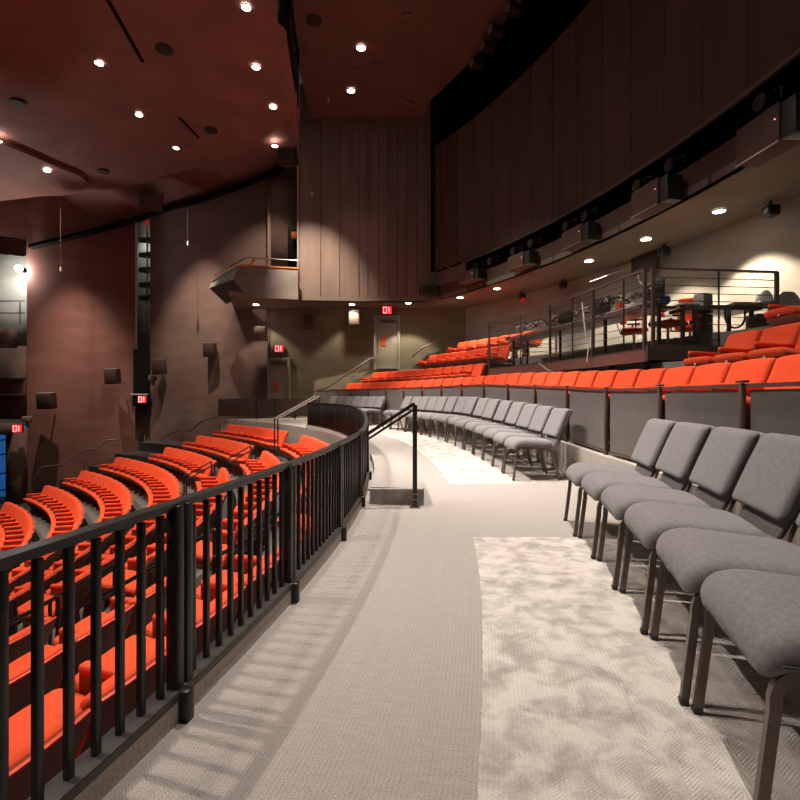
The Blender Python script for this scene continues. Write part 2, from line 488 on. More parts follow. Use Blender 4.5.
# dark void behind the top of the upper wall
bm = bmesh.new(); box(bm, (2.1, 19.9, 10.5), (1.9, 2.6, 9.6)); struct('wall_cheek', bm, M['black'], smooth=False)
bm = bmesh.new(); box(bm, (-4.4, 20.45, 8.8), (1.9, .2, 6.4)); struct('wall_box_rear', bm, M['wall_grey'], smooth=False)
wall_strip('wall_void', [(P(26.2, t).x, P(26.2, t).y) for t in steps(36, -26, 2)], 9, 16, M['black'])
bm = bmesh.new()
prism(bm, [(-2.75, 8)] + [(-3.3, 18.45), (-1.0, 18.5), (.9, 18.35)] + [(P(23.1, t).x, P(23.1, t).y) for t in steps(32, -30, 2)] + [(-2.75, -8)], 11.3, 11.5)
struct('ceiling_right', bm, M['ceiling_dark'], smooth=False)
# vertical pale edge of the boarded wall
bm = bmesh.new(); box(bm, (-3.76, 18.47, 7.95), (.07, .10, 6.7), .01); struct('trim_9', bm, M['balcony'])
# big cloud ceiling: flat, dropping towards the stage side
def cz(x): return 10.0 - .11 * max(0, -8 - x)
edge_px = [(0, 199), (50, 197), (100, 191), (150, 182), (200, 168), (240, 151), (270, 134), (288, 118), (296, 105), (296, 95), (293, 80), (290, 60), (286, 30), (278, 22), (277, 0), (275, -60)]
def on_ceiling(u, v):
    z = 10.0
    for _ in range(8):
        y = 500 * (z - 1.05) / (396 - v); x = (u - 400) / 500 * y; z = cz(x)
    return x, y
E = [on_ceiling(*e) for e in edge_px]
bm = bmesh.new()
rows_ = []
for (x, y) in E:
    rows_.append([(x + (-26 - x) * k / 14, y) for k in range(15)])
rows_.append([(-2.3 + (-26 + 2.3) * k / 14, -8) for k in range(15)])
top = [[bm.verts.new((x, y, cz(x))) for x, y in rw] for rw in rows_]
bot = [[bm.verts.new((x, y, cz(x) + .25)) for x, y in rw] for rw in rows_]
for i in range(len(rows_) - 1):
    for k in range(14):
        bm.faces.new((top[i][k], top[i][k + 1], top[i + 1][k + 1], top[i + 1][k]))
        bm.faces.new((bot[i][k], bot[i + 1][k], bot[i + 1][k + 1], bot[i][k + 1]))
    bm.faces.new((top[i][0], top[i + 1][0], bot[i + 1][0], bot[i][0]))
struct('ceiling_cloud', bm, M['ceiling'])
bm = bmesh.new(); prev = None
for (x, y) in E[8:]:
    q = [bm.verts.new((x + .03, y, 9.99)), bm.verts.new((x + .09, y, 9.99)), bm.verts.new((x + .09, y, 11.5)), bm.verts.new((x + .03, y, 11.5))]
    if prev:
        for k in range(4): bm.faces.new((prev[k], prev[(k + 1) % 4], q[(k + 1) % 4], q[k]))
    prev = q
struct('slot_dark_cheek', bm, M['black'], smooth=False)  # black cheek added to darken the slot and cover the cloud's lit edge
# sloping bulkhead from the cloud down to the walls
def wall_at(u):      # wall point and top height for a pixel column
    lo = 5.0; t = (u - 400) / 500
    for _ in range(200):
        if lo > wall_y(t * lo) - .1: break
        lo += .1
    return t * lo, lo
tops = [(-30, 262), (0, 251), (30, 243), (80, 231), (136, 216), (160, 206), (200, 196), (240, 182), (285, 163), (300, 158)]
def top_v(u):
    for (a, va), (b, vb) in zip(tops, tops[1:]):
        if u <= b: return va + (vb - va) * (u - a) / (b - a)
    return tops[-1][1]
bm = bmesh.new(); prev = None
up_e = edge_px[:9]
ue = [(-40, 205)] + up_e + [(300, 112)]
ue = [(a[0] + (b[0] - a[0]) * k / 5, a[1] + (b[1] - a[1]) * k / 5) for a, b in zip(ue, ue[1:]) for k in range(5)] + [ue[-1]]
for (u, v) in ue:
    x, y = on_ceiling(u, v); z = cz(x)
    wx, wy = wall_at(min(u + 2, 298)); wz = 1.05 + (396 - top_v(u)) * wy / 500
    row = []
    for k in range(7):
        s = k / 6
        row.append(bm.verts.new((x + (wx - x) * s, y + (wy - .02 - y) * s, z + .12 + (wz - z - .12) * (s ** 1.3))))
    if prev:
        for k in range(6): bm.faces.new((prev[k], prev[k + 1], row[k + 1], row[k]))
    prev = row
o = struct('ceiling_bulkhead', bm, M['ceiling'])
# dark shadow gap strip on top of the left walls
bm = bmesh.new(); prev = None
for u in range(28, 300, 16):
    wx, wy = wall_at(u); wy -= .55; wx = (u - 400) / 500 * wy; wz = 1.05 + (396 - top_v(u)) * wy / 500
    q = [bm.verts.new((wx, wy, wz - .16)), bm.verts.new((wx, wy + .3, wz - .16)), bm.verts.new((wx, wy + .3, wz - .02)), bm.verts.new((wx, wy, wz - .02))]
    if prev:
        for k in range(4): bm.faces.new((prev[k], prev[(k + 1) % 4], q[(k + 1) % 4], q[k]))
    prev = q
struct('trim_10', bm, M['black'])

# second, lower cloud at the far left with its rounded nose
bm = bmesh.new()
nose = [(-60, 105), (0, 138), (35, 153), (60, 164), (80, 172), (88, 179), (86, 186), (70, 190), (40, 193), (0, 198), (-60, 205)]
nose = [on_ceiling(*p) for p in nose]
a = [bm.verts.new((x, y, cz(x) - .02)) for x, y in nose]
b = [bm.verts.new((x, y - .05, cz(x) - .16)) for x, y in nose]
for i in range(len(a) - 1): bm.faces.new((a[i], a[i + 1], b[i + 1], b[i]))
bm.faces.new(b)
struct('ceiling_panel', bm, M['ceiling'], smooth=False)
# thin black slots in the ceiling
bm = bmesh.new()
for (p, q) in (((108, 0), (143, 62)), ((179, 117), (199, 138))):
    x0, y0 = on_ceiling(*p); x1, y1 = on_ceiling(*q)
    tube(bm, [(x0, y0, cz(x0) - .0), (x1, y1, cz(x1) - .0)], .02, flat=(.10, .02))
struct('trim_11', bm, M['black'])

bm = bmesh.new(); box(bm, (-26, 6, 4), (.3, 32, 17)); struct('wall_stage_side', bm, M['black'], smooth=False)
bm = bmesh.new(); box(bm, (-22.7, 20.6, 4), (6.6, .3, 17)); struct('wall_stage_rear', bm, M['black'], smooth=False)
# doorway side of the stage, far left
LX, LY = -15.25, 20.4
bm = bmesh.new(); box(bm, (-17.6, 21.6, 5.2), (5.0, .2, 4.6)); struct('wall_stage', bm, M['recess'], smooth=False)
bm = bmesh.new()
box(bm, (-17.3, 19.8, 3.35), (3.9, .5, .75)); box(bm, (-17.3, 20.6, 1.6), (3.9, .2, 3.0))
struct('wall_booth', bm, M['fascia'], smooth=False)
bm = bmesh.new()
for z, y in ((3.0, 19.5), (1.78, 20.3), (1.1, 20.3)): box(bm, (-17.3, y, z), (3.9, .5, .05), .01)
struct('trim_12', bm, M['railbrown'])
bm = bmesh.new(); box(bm, (-17.3, 19.9, -.25), (4.0, .6, .45)); box(bm, (-15.33, 20.0, -2.3), (.50, .5, 4.1)); struct('wall_portal', bm, M['board_dark'], smooth=False)
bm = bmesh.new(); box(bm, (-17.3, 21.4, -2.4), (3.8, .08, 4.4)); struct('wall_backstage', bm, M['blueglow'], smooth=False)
bm = bmesh.new()
for dz in (-.9, -1.5, -2.3, -3.0):
    tube(bm, [(-19.0, 21.0, dz - .4), (-16.0, 21.0, dz + .25)], .03, 6)
tag(new_obj('stage_rigging', bm, M['dark_cable']), 'dark slanting rails silhouetted inside the blue-lit doorway at far left', 'rigging')

# ------------------------------------------------------------------ doors
def door(n, x, y, z, w, h, label_plate=True):
    bm = bmesh.new(); box(bm, (0, 0, h / 2), (w, .06, h), .006)
    o = struct('door_%d' % n, bm, M['door']); o.location = (x, y, z)
    bm = bmesh.new()
    box(bm, (-w / 2 - .06, -.02, h / 2), (.11, .14, h + .1), .01); box(bm, (w / 2 + .06, -.02, h / 2), (.11, .14, h + .1), .01); box(bm, (0, -.02, h + .06), (w + .23, .14, .12), .01)
    new_obj('door_frame', bm, M['door'], o)
    bm = bmesh.new(); box(bm, (-w / 2 + .25, -.045, h * .55), (.22, .03, .42), .01); p = new_obj('push_plate', bm, M['plate'], o); p['label'] = 'orange plate'
    bm = bmesh.new(); box(bm, (.02, -.08, h - .12), (w * .75, .09, .09), .01); new_obj('door_closer', bm, M['railbrown'], o)
    bm = bmesh.new(); tube(bm, [(-w / 2 + .1, -.05, h * .42), (-w / 2 + .1, -.1, h * .42), (-w / 2 + .22, -.1, h * .42)], .014, 8); new_obj('door_handle', bm, M['steel'], o)
door(1, -4.86, 20.13, .17, .70, 2.30)
door(2, -.52, 20.13, 2.15, .82, 2.02)
door(3, -11.57, 22.5, -1.6, .44, 2.2)
bm = bmesh.new(); box(bm, (-11.33, 22.3, 2.0), (.66, .9, 2.2), .02); box(bm, (-11.33, 21.95, .86), (.66, .3, .5), .01); box(bm, (-11.33, 23.1, -1.4), (.66, .3, 5)); struct('wall_niche', bm, M['black'], smooth=False)
bm = bmesh.new(); box(bm, (-11.33, 21.78, 1.12), (.78, .1, .05), .01); struct('trim_13', bm, M['ledge'])

# exit signs
def exit_sign(x, y, z, label, s=.34):
    o = empty('exit_sign', (x, y, z), 0, label, 'exit sign')
    bm = bmesh.new(); box(bm, (0, .05, 0), (s * 1.1, .08, s * .9), .01); new_obj('housing', bm, M['plastic'], o)
    bm = bmesh.new(); box(bm, (0, .002, 0), (s, .02, s * .8), .004); new_obj('sign_face', bm, M['exit'], o)
    bm = bmesh.new()   # door pictogram and striding figure
    w = s * .34; h = s * .6; t = s * .085
    for (cx_, cz_, ww, hh) in ((-s * .24, h / 2, w, t), (-s * .24, -h / 2, w, t), (-s * .24 - w / 2, 0, t, h), (-s * .24 + w / 2, 0, t, h)):
        box(bm, (cx_, -.012, cz_), (ww, .008, hh + (t if hh > ww else 0)))
    cyl(bm, (s * .2, -.012, h * .42), s * .075, .008, 12, 'y')
    box(bm, (s * .2, -.012, h * .08), (s * .1, .008, h * .42)); box(bm, (s * .2, -.012, h * .12), (s * .26, .008, s * .05))
    box(bm, (s * .14, -.012, -h * .3), (s * .06, .008, h * .4)); box(bm, (s * .26, -.012, -h * .3), (s * .06, .008, h * .4))
    new_obj('pictogram', bm, M['exitmark'], o)
    return o
exit_sign(-.5, 19.5, SOF - .2, 'small glowing red exit sign hanging below the soffit above the upper door', .36)
exit_sign(-4.85, 20.05, 2.95, 'small red exit sign on the olive wall over the lower door', .34)
exit_sign(-11.2, 21.72, .9, 'red exit sign above the narrow door between the two curved walls', .36)
exit_sign(-14.93, 19.5, -.22, 'red exit sign on the dark header beside the blue-lit doorway', .36)

# ------------------------------------------------------------------ balcony box
bo = empty('balcony_box', (0, 0, 0), 0, 'faceted grey opera box jutting from the wall with orange edged handrail', 'balcony')
bm = bmesh.new()
# front face leans outward: top wider than bottom
T = [(-6.75, 17.6, 5.15), (-5.75, 17.9, 5.72), (-3.8, 18.2, 5.72)]
def v3(u, v, y): return ((u - 400) / 500 * y, y, 1.05 + (396 - v) * y / 500)
A = [v3(209, 289, 18.6), v3(233, 279, 17.7), v3(247, 297, 18.0), v3(298, 300, 18.35)]   # lower edge
Tp = [v3(211, 284, 18.6), v3(239, 265, 17.9), v3(298, 268, 18.35)]
fr = [v3(239, 266, 18.0), v3(298, 269, 18.0), v3(298, 299.5, 18.0), v3(247, 297, 18.0), v3(233, 279.5, 18.0)]
ls = [v3(239, 266, 18.0), v3(233, 279.5, 18.0), v3(209, 288, 19.6), v3(213, 281, 19.6)]
un = [v3(233, 279.5, 18.0), v3(247, 297, 18.0), v3(226, 304, 19.6), v3(209, 288, 19.6)]
def thickface(bm, poly, d):
    a = [bm.verts.new(p) for p in poly]; b = [bm.verts.new((Vector(p) + Vector(d))) for p in poly]; n = len(a)
    for i in range(n): bm.faces.new((a[i], a[(i + 1) % n], b[(i + 1) % n], b[i]))
    bm.faces.new(a); bm.faces.new(b[::-1])
thickface(bm, fr, (0, .12, 0)); new_obj('front_parapet', bm, M['balcony'], bo, smooth=False)
bm = bmesh.new(); thickface(bm, ls, (.1, .08, 0)); new_obj('side_parapet', bm, M['recess'], bo, smooth=False)
bm = bmesh.new(); thickface(bm, un, (0.02, .05, .05)); new_obj('underside', bm, M['fascia'], bo, smooth=False)
bm = bmesh.new(); tube(bm, [v3(212.5, 281.5, 19.6), v3(239, 265.4, 18.02), v3(298, 268.4, 18.02)], .03, flat=(.1, .05)); p = new_obj('edge_capping', bm, M['wood'], bo); p['label'] = 'orange wooden capping'
bm = bmesh.new(); tube(bm, [v3(213, 276, 19.55), v3(246, 257.5, 18.1), v3(298, 260.5, 18.1)], .024, 8)
for q0, q1 in ((v3(218, 273, 19.3), v3(217, 280, 19.3)), (v3(230, 266.3, 18.8), v3(229, 273, 18.6)), (v3(246, 257.5, 18.1), v3(240, 266, 18.03))):
    tube(bm, [q0, q1], .018, 6)
new_obj('handrail', bm, M['steel'], bo)
bm = bmesh.new(); tube(bm, [v3(249, 266, 18.0), v3(255, 259, 18.0)], .05, 8); new_obj('bracket', bm, M['wood'], bo)
bm = bmesh.new(); box(bm, (-4.05, 19.2, 6.6), (.5, .1, 1.9)); struct('door_4', bm, M['black'], smooth=False)  # black slab painting the darkness of an open doorway
bm = bmesh.new(); box(bm, (-3.98, 19.0, 7.15), (.28, .1, .26), .02); tag(new_obj('box_cabinet', bm, M['wood']), 'small orange wooden cabinet end showing in the opening behind the balcony box', 'cabinet')

# ------------------------------------------------------------------ lights
def spot(parent, loc, target, energy, angle, blend=.5, rad=.06, col=(1, .86, .70)):
    l = bpy.data.lights.new('lamp_beam', 'SPOT'); l.energy = energy; l.spot_size = R(angle); l.spot_blend = blend; l.shadow_soft_size = rad; l.color = col
    o = bpy.data.objects.new('lamp_beam', l); C.objects.link(o)
    d = Vector(target) - Vector(loc); o.rotation_euler = d.to_track_quat('-Z', 'Y').to_euler(); o.location = loc
    if parent is not None:
        o.parent = parent; o.location = Vector(loc) - parent.location
    return o

dl_proto = {}
def downlight(name, loc, label, group, r=.11, power=0, angle=80, blend=.6, target=None, col=(1, .86, .70), rad=.06):
    o = empty(name, loc, 0, label, 'ceiling light', group)
    key = r
    if key not in dl_proto:
        bm = bmesh.new()
        tube(bm, [(math.cos(a) * r * 1.2, math.sin(a) * r * 1.2, -.01) for a in [i * 2 * PI / 24 for i in range(24)]], r * .16, 6, closed=True)
        ring = new_obj('trim_ring', bm, M['lampring'], o)
        bm = bmesh.new(); cyl(bm, (0, 0, -.012), r, .02, 24); lens = new_obj('lens', bm, M['lamp'], o)
        dl_proto[key] = (ring, lens)
    else:
        for s in dl_proto[key]:
            c = s.copy(); C.objects.link(c); c.parent = o
    if power:
        L0 = Vector(loc) - Vector((0, 0, .06))
        spot(o, L0, target or (loc[0], loc[1], loc[2] - 5), power, angle, blend, rad, col)
    return o

WARM = (1, .83, .66)
HC = [('bright round downlight at the top edge of the cloud ceiling', (246, 6), None), ('round downlight high in the red ceiling beside a dark slot', (99, 62), None),
      ('round downlight of the right-hand ceiling row, nearer of two below the slit', (256, 66), None), ('round downlight in the middle of the red cloud ceiling', (139, 114), ((-13.4, 20.8, 2.2), 700, 36)),
      ('round downlight close to the rounded corner of the cloud ceiling', (273, 106), ((-2.9, 18.6, 4.9), 4300, 42)), ('farthest downlight, near the dark box at the wall top', (275, 145), ((-5.9, 20.5, 5.2), 1000, 60)),
      ('round downlight between two dark speaker discs low in the cloud', (176, 147), ((-8.9, 21.9, 1.0), 3200, 44)), ('lone downlight in the lower left ceiling panel', (47, 165), ((-13.3, 20.9, -.2), 3400, 46)), ('downlight at the left border of the red ceiling', (-2, 134), None)]
for lab, (u, v), sp in HC:
    x, y = on_ceiling(u, v)
    tg, pw, an = sp or (None, 220, 100)
    downlight('ceiling_downlight', (x, y, cz(x) - (.2 if u < 60 and v > 120 else .02)), lab, None, .095, pw, an, 1.0, target=tg, col=WARM)
for lab, (u, v) in (('larger downlight in the dark right-hand ceiling', (361, 47)), ('second downlight of the dark right-hand ceiling, nearer the wall', (351, 90))):
    y = 500 * 10.25 / (396 - v); x = (u - 400) / 500 * y
    downlight('ceiling_downlight', (x, y, 11.28), lab, None, .11, 260, 70, .9, col=WARM)
# small reflective discs and pendants in the right ceiling
for i, (u, v) in enumerate([(404, 16), (409, 15), (373, 66), (377, 64), (356, 70)]):
    y = 500 * 10.2 / (396 - v); x = (u - 400) / 500 * y
    bm = bmesh.new(); cyl(bm, (0, 0, 0), .055, .04, 14)
    tag(new_obj('sprinkler_disc', bm, M['speakertan'], loc=(x, y, 11.27)), 'tiny pale disc set in the dark right-hand ceiling', 'sprinkler', 'tiny pale discs in the right ceiling')
gl = ['dark round speaker disc near the long ceiling slit', 'dark round speaker disc at the upper left of the ceiling', 'dark round speaker disc left of the lowest ceiling downlight', 'dark round speaker disc just right of the short slit']
for lab, (u, v) in zip(gl, [(164, 49), (18, 102), (103, 171), (211, 130)]):
    x, y = on_ceiling(u, v)
    bm = bmesh.new(); cyl(bm, (0, 0, 0), .22, .03, 28); cyl(bm, (0, 0, -.012), .19, .03, 28)
    tag(new_obj('ceiling_speaker', bm, M['grille'], loc=(x, y, cz(x) - .012)), lab, 'speaker')
y = 500 * 10.25 / (396 - 20); bm = bmesh.new(); cyl(bm, (0, 0, 0), .22, .03, 28)
tag(new_obj('ceiling_speaker', bm, M['grille'], loc=((314 - 400) / 500 * y, y, 11.285)), 'dark round speaker disc in the right-hand ceiling beside the lighting slot', 'speaker')

# soffit downlights
sl = [('soffit downlight under the balcony box', (256, 304), 160), ('soffit downlight below the boarded wall, left of the red exit sign', (352, 304), 150), ('soffit downlight just right of the upper exit sign', (408, 302.5), 320),
      ('small soffit downlight at the far end of the long row', (460, 297), 420), ('soffit downlight second from the far end of the long row', (497, 288), 450),
      ('soffit downlight over the far end of the sound platform', (589, 260), 350), ('soffit downlight over the near end of the sound platform', (646, 238), 350), ('nearest and largest soffit downlight at right', (719, 210), 520)]
for lab, (u, v), pw in sl:
    y = 500 * 3.55 / (396 - v); x = (u - 400) / 500 * y; y0 = y
    tgt = None
    if y > 17.5: tgt = (x, y + .35, 0)
    else: tgt = (x + .3, y + .1, 0)
    downlight('soffit_downlight', (x, y, SOF - .01), lab, 'downlights in the curved soffit', .10, pw, 96, .3, target=tgt, col=(1, .86, .66))
for th in (-2.5, -14):
    p = P(25.1, th); downlight('soffit_downlight', (p.x, p.y, SOF - .01), 'soffit downlight just outside the right edge of the view', 'downlights in the curved soffit', .10, 520, 96, .3, col=(1, .86, .66))

# house lamps above the view that light aisle, rail and seats
for (x, y, w, t) in [(-5.5, 3.0, 1900, (.9, 2.4, 0)), (-5.0, 8.0, 4200, (1.2, 8.2, .3)), (-4.4, 10.8, 4400, (-1.0, 13.5, 0)), (-3.8, 8.0, 2000, (3.2, 10.5, 2.2)), (-4.2, 5.0, 2600, (3.3, 6.5, 1.2)), (-3.6, 10.9, 2600, (3.2, 14.5, 1.6))]:
    downlight('house_lamp', (x, y, 9.97), 'strong house lamp in the ceiling above the side aisle, out of view', 'house lamps over the aisle', .15, w, 46, .9, target=t, col=(1, .93, .84), rad=.10)
for (x, y, w, t) in [(1.0, 4.9, 4300, (0.1, 4.8, 0)), (.8, 8.6, 4400, (0, 8.6, 0)), (-.6, 12.6, 3600, (-1.5, 13.4, 0)), (.2, 2.0, 1150, (.7, 2.4, 0))]:
    downlight('aisle_lamp', (x, y, 11.26), 'house lamp in the dark ceiling straight above the aisle', 'house lamps straight above the aisle', .12, w, 44, .9, target=t, col=(1, .93, .85), rad=.07)
for (x, y, w, t) in [(-9.5, 4.5, 3600, (-6.5, 7.5, -2)), (-12.0, 9.0, 4200, (-9.5, 13.0, -2)), (-8.2, 9.3, 3200, (-6.5, 13, -1)), (-5.6, 5.8, 950, (-3.6, 7.6, -1)), (-4.2, 2.2, 750, (-2.0, 3.0, -.5))]:
    downlight('house_lamp', (x, y, cz(x) - .02), 'strong house lamp in the ceiling above the lower seating, out of view', 'house lamps over the seats', .15, w, 60, .9, target=t, col=(1, .88, .74), rad=.12)
downlight('slot_fill_lamp', (-11.75, 22.75, 9.2), 'small added lamp lighting the slot between the two curved walls, out of view', None, .06, 120, 70, .8, target=(-11.6, 23.1, 4), col=(1, .95, .88), rad=.05)  # unseen lamp added to brighten the slot
# bare work lamp in the far left gallery
o = empty('work_lamp', (-14.95, 19.6, 6.05), 0, 'bare bright white work lamp at the wall edge, upper left', 'lamp')
bm = bmesh.new(); bmesh.ops.create_uvsphere(bm, u_segments=16, v_segments=10, radius=.13); new_obj('bulb', bm, M['bright'], o)
bm = bmesh.new(); cyl(bm, (0, .24, 0), .09, .2, 16, 'y'); new_obj('lamp_housing', bm, M['plastic'], o)
l = bpy.data.lights.new('lamp_glow', 'POINT'); l.energy = 240; l.shadow_soft_size = .12; l.color = (1, .95, .85)
lo = bpy.data.objects.new('lamp_glow', l); C.objects.link(lo); lo.parent = o; lo.location = (-.6, .75, .1)

# ------------------------------------------------------------------ balustrade along the aisle
RR = 18.21
def rail_section(t0, t1, label, first=False, last=False):
    mid = (t0 + t1) / 2; base = P(RR, mid, ramp(mid))
    o = empty('balustrade', base, 0, label, 'railing', 'black steel balustrade between aisle and lower seats')
    def L_(r, t, z): return P(r, t, ramp(t) + z) - base
    tt = steps(t0, t1, .4)
    bm = bmesh.new(); tube(bm, [L_(RR, t, .699) for t in tt], .02, flat=(.046, .013)); tube(bm, [L_(RR, t, .687) for t in tt], .02, flat=(.028, .016)); new_obj('top_rail', bm, M['rail'], o)
    bm = bmesh.new(); tube(bm, [L_(RR, t, .094) for t in tt], .02, flat=(.075, .012)); tube(bm, [L_(RR + .036, t, .084) for t in tt], .02, flat=(.008, .022)); new_obj('bottom_rail', bm, M['channel'], o)
    n = max(2, int(round(R(t1 - t0) * RR / .0845)))
    for i in range(1, n):
        t = t0 + (t1 - t0) * i / n; q = L_(RR, t, .38)
        bm = bmesh.new(); box(bm, (0, 0, 0), (.019, .020, .585), .0015, 1); b = new_obj('baluster', bm, M['rail'], o, smooth=False); b.location = q; b.rotation_euler.z = R(t)
    if t0 > 6:
        bm = bmesh.new()
        a_ = [bm.verts.new(L_(RR + .012, t, .10)) for t in tt]; b_ = [bm.verts.new(L_(RR + .012, t, .675)) for t in tt]
        c_ = [bm.verts.new(L_(RR + .020, t, .10)) for t in tt]; d_ = [bm.verts.new(L_(RR + .020, t, .675)) for t in tt]
        for q_ in range(len(tt) - 1):
            for (A_, B_) in ((a_, b_), (b_, d_), (d_, c_), (c_, a_)): bm.faces.new((A_[q_], A_[q_ + 1], B_[q_ + 1], B_[q_]))
        new_obj('infill_panel', bm, M['deckdark'], o, smooth=False)
    for t, w in ((t0, 0), (t1, 1)):
        s = .045 / RR * 57.3 * .55
        tt_ = t + (s if w == 0 else -s)
        bm = bmesh.new(); box(bm, (.0, 0, .345), (.045, .034, .70), .003, 1)
        if w: box(bm, (.035, 0, .05), (.045, .038, .10), .003, 1)
        b = new_obj('post', bm, M['rail'], o, smooth=False); b.location = L_(RR, tt_, 0) + Vector((.01, 0, 0)); b.rotation_euler.z = R(t)
def th_at_y(r, y): return math.degrees(math.asin((y - CY) / r))
ys = [.35, 1.655, 2.58, 3.66, 4.76]
labs = ['nearest bay of black balustrade, cut by the left edge of the picture', 'black balustrade bay right of the first broad double post', 'black balustrade bay between the second and third broad posts', 'last black balustrade bay before the carpeted step']
rail_section(th_at_y(RR, -.9), th_at_y(RR, .35), 'black balustrade bay out of view behind the camera')
for (a, b), lab in zip(zip(ys, ys[1:]), labs): rail_section(th_at_y(RR, a), th_at_y(RR, b), lab)
ths = [th_at_y(RR, 4.86), 3.0, 7.2, 11.4, 15.6, 19.8, 24.0, 28.2]
words_ = ['beginning at the dark post beyond the step', 'second beyond the step', 'third beyond the step', 'on the far bend, fourth beyond the step', 'on the far bend, fifth beyond the step', 'on the far bend, sixth beyond the step', 'ending at the far stair handrails']
for (a, b), w in zip(zip(ths, ths[1:]), words_): rail_section(a, b, 'dark slatted balustrade bay ' + w)

# handrail at the step
o = empty('step_handrail', (.14, 4.70, 0), 0, 'black sloping handrail with one slim post at the carpeted step', 'handrail')
bm = bmesh.new(); box(bm, (0, 0, .49), (.042, .03, .96), .004, 1); box(bm, (0, 0, .006), (.09, .07, .012), .002, 1); new_obj('post', bm, M['rail'], o)
bm = bmesh.new(); tube(bm, [(0, 0, .975), (-.02, 0, .97), (-.46, -.02, .685)], .02, flat=(.04, .03)); new_obj('upper_bar', bm, M['rail'], o)
bm = bmesh.new(); tube(bm, [(0, 0, .93), (-.44, -.02, .645)], .012, flat=(.02, .02)); new_obj('lower_bar', bm, M['rail'], o)
bm = bmesh.new()
for (x, z) in ((-.01, .08), (.012, .08), (-.01, .13), (.012, .13)): cyl(bm, (x, -.018, z), .006, .008, 8, 'y')
new_obj('bolts', bm, M['steel'], o)

# handrails of the radial aisles in the bowl
def stair_rail(t, r0, r1, z0, z1, label, m='rail', rad=.018, h=.9):
    b = P((r0 + r1) / 2, t, min(z0, z1)); o = empty('aisle_handrail', b, 0, label, 'handrail', 'handrails of the stairs between seat blocks')
    a, c = P(r0, t, z0) - b, P(r1, t, z1) - b
    up = Vector((0, 0, h))
    bm = bmesh.new(); tube(bm, [a + up, c + up], rad, 8); new_obj('grip_rail', bm, M['steel'] if m == 'steel' else M['rail'], o)
    for q in (a, c):
        bm = bmesh.new(); tube(bm, [q, q + up], rad, 8); new_obj('post', bm, M['rail'], o)
for t, w in ((28.6, 'right'), (29.7, 'left')):
    stair_rail(t, 17.42, 18.6, -.45, .17, 'tall pale topped handrail at the head of the far stair, %s of its pair' % w, 'steel', .02, .88)
for t, w in ((27.35, 'right'), (29.4, 'left')):
    stair_rail(t, 16.1, 16.75, tread(15.9) , tread(16.9), 'black looped handrail on the far stair beside the sixth row, %s of its pair' % w)
    stair_rail(t, 15.1, 15.75, tread(14.9), tread(15.9), 'black looped handrail on the far stair beside the fifth row, %s of its pair' % w)
for t, w in ((-.75, 'far'), (-3.6, 'near')):
    for r in (14.1, 15.1, 16.1, 17.1):
        stair_rail(t, r, r + .65, tread(r - .2), tread(r + .8), 'black looped handrail on the near stair seen between the balusters')

# dark panelled guard in front of the lower exit door
for i in range(5):
    x0 = -6.75 + i * .72; y = 18.55
    o = empty('panel_guard', (x0 + .36, y, .16), 0, '%s bay from the left of the dark low guard before the exit door' % ORD[i], 'railing', 'dark guard panels at the back of the bowl')
    bm = bmesh.new(); box(bm, (0, 0, .44), (.70, .03, .60), .004); new_obj('panel', bm, M['railbrown'], o)
    bm = bmesh.new(); box(bm, (0, 0, .77), (.72, .06, .04), .004); new_obj('top_rail', bm, M['railbrown'], o)
    bm = bmesh.new(); box(bm, (.34, -.03, .36), (.03, .04, .80), .003); new_obj('post', bm, M['rail'], o)
# handrails fixed on the walls
def wall_rail(pts, label, m='railbrown', rad=.022):
    c = Vector(pts[0]); o = empty('wall_handrail', c, 0, label, 'handrail')
    bm = bmesh.new(); tube(bm, [Vector(p) - c for p in pts], rad, 8); new_obj('grip_rail', bm, M[m], o)
    for p in (pts[0], pts[-1], pts[len(pts) // 2]):
        bm = bmesh.new(); q = Vector(p) - c; tube(bm, [q, q + Vector((0, .10, -.05)), q + Vector((0, .2, -.05))], .012, 6); new_obj('bracket', bm, M[m], o)
wall_rail([v3(302, 394, 19.95), v3(312, 391.5, 19.95), v3(328, 387, 19.95), v3(352, 371, 19.95), v3(371, 358.5, 19.95), v3(377, 358, 19.95)], 'dark handrail rising along the olive wall towards the upper door', rad=.035)
wall_rail([v3(412, 357, 19.95), v3(416, 353, 19.95), v3(424, 347, 19.95), v3(435, 342.5, 19.95), v3(444, 342, 19.95)], 'short dark handrail on the olive wall right of the upper door', rad=.035)
wall_rail([v3(33, 481, 19.9), v3(42, 467, 20.1), v3(64, 464.5, 20.4), v3(80, 452, 20.7), v3(95, 449, 20.9), v3(107, 440, 21.1), v3(116, 440, 21.2)], 'stepped handrail along the foot of the left curved wall', rad=.03)
wall_rail([v3(152, 446, 21.5), v3(171, 433, 21.3), v3(180, 430, 21.2), v3(190, 431, 21.0), v3(203, 420, 20.8), v3(216, 417, 20.6)], 'stepped handrail along the foot of the second curved wall', rad=.03)
def rail_skirt(pts, name, m):
    bm = bmesh.new(); prev = None
    for p in pts:
        q = [bm.verts.new(p), bm.verts.new(Vector(p) + Vector((0, .1, 0))), bm.verts.new(Vector(p) + Vector((0, .1, -2.2))), bm.verts.new(Vector(p) + Vector((0, 0, -2.2)))]
        if prev:
            for k in range(4): bm.faces.new((prev[k], prev[(k + 1) % 4], q[(k + 1) % 4], q[k]))
        prev = q
    struct(name, bm, m, smooth=False)

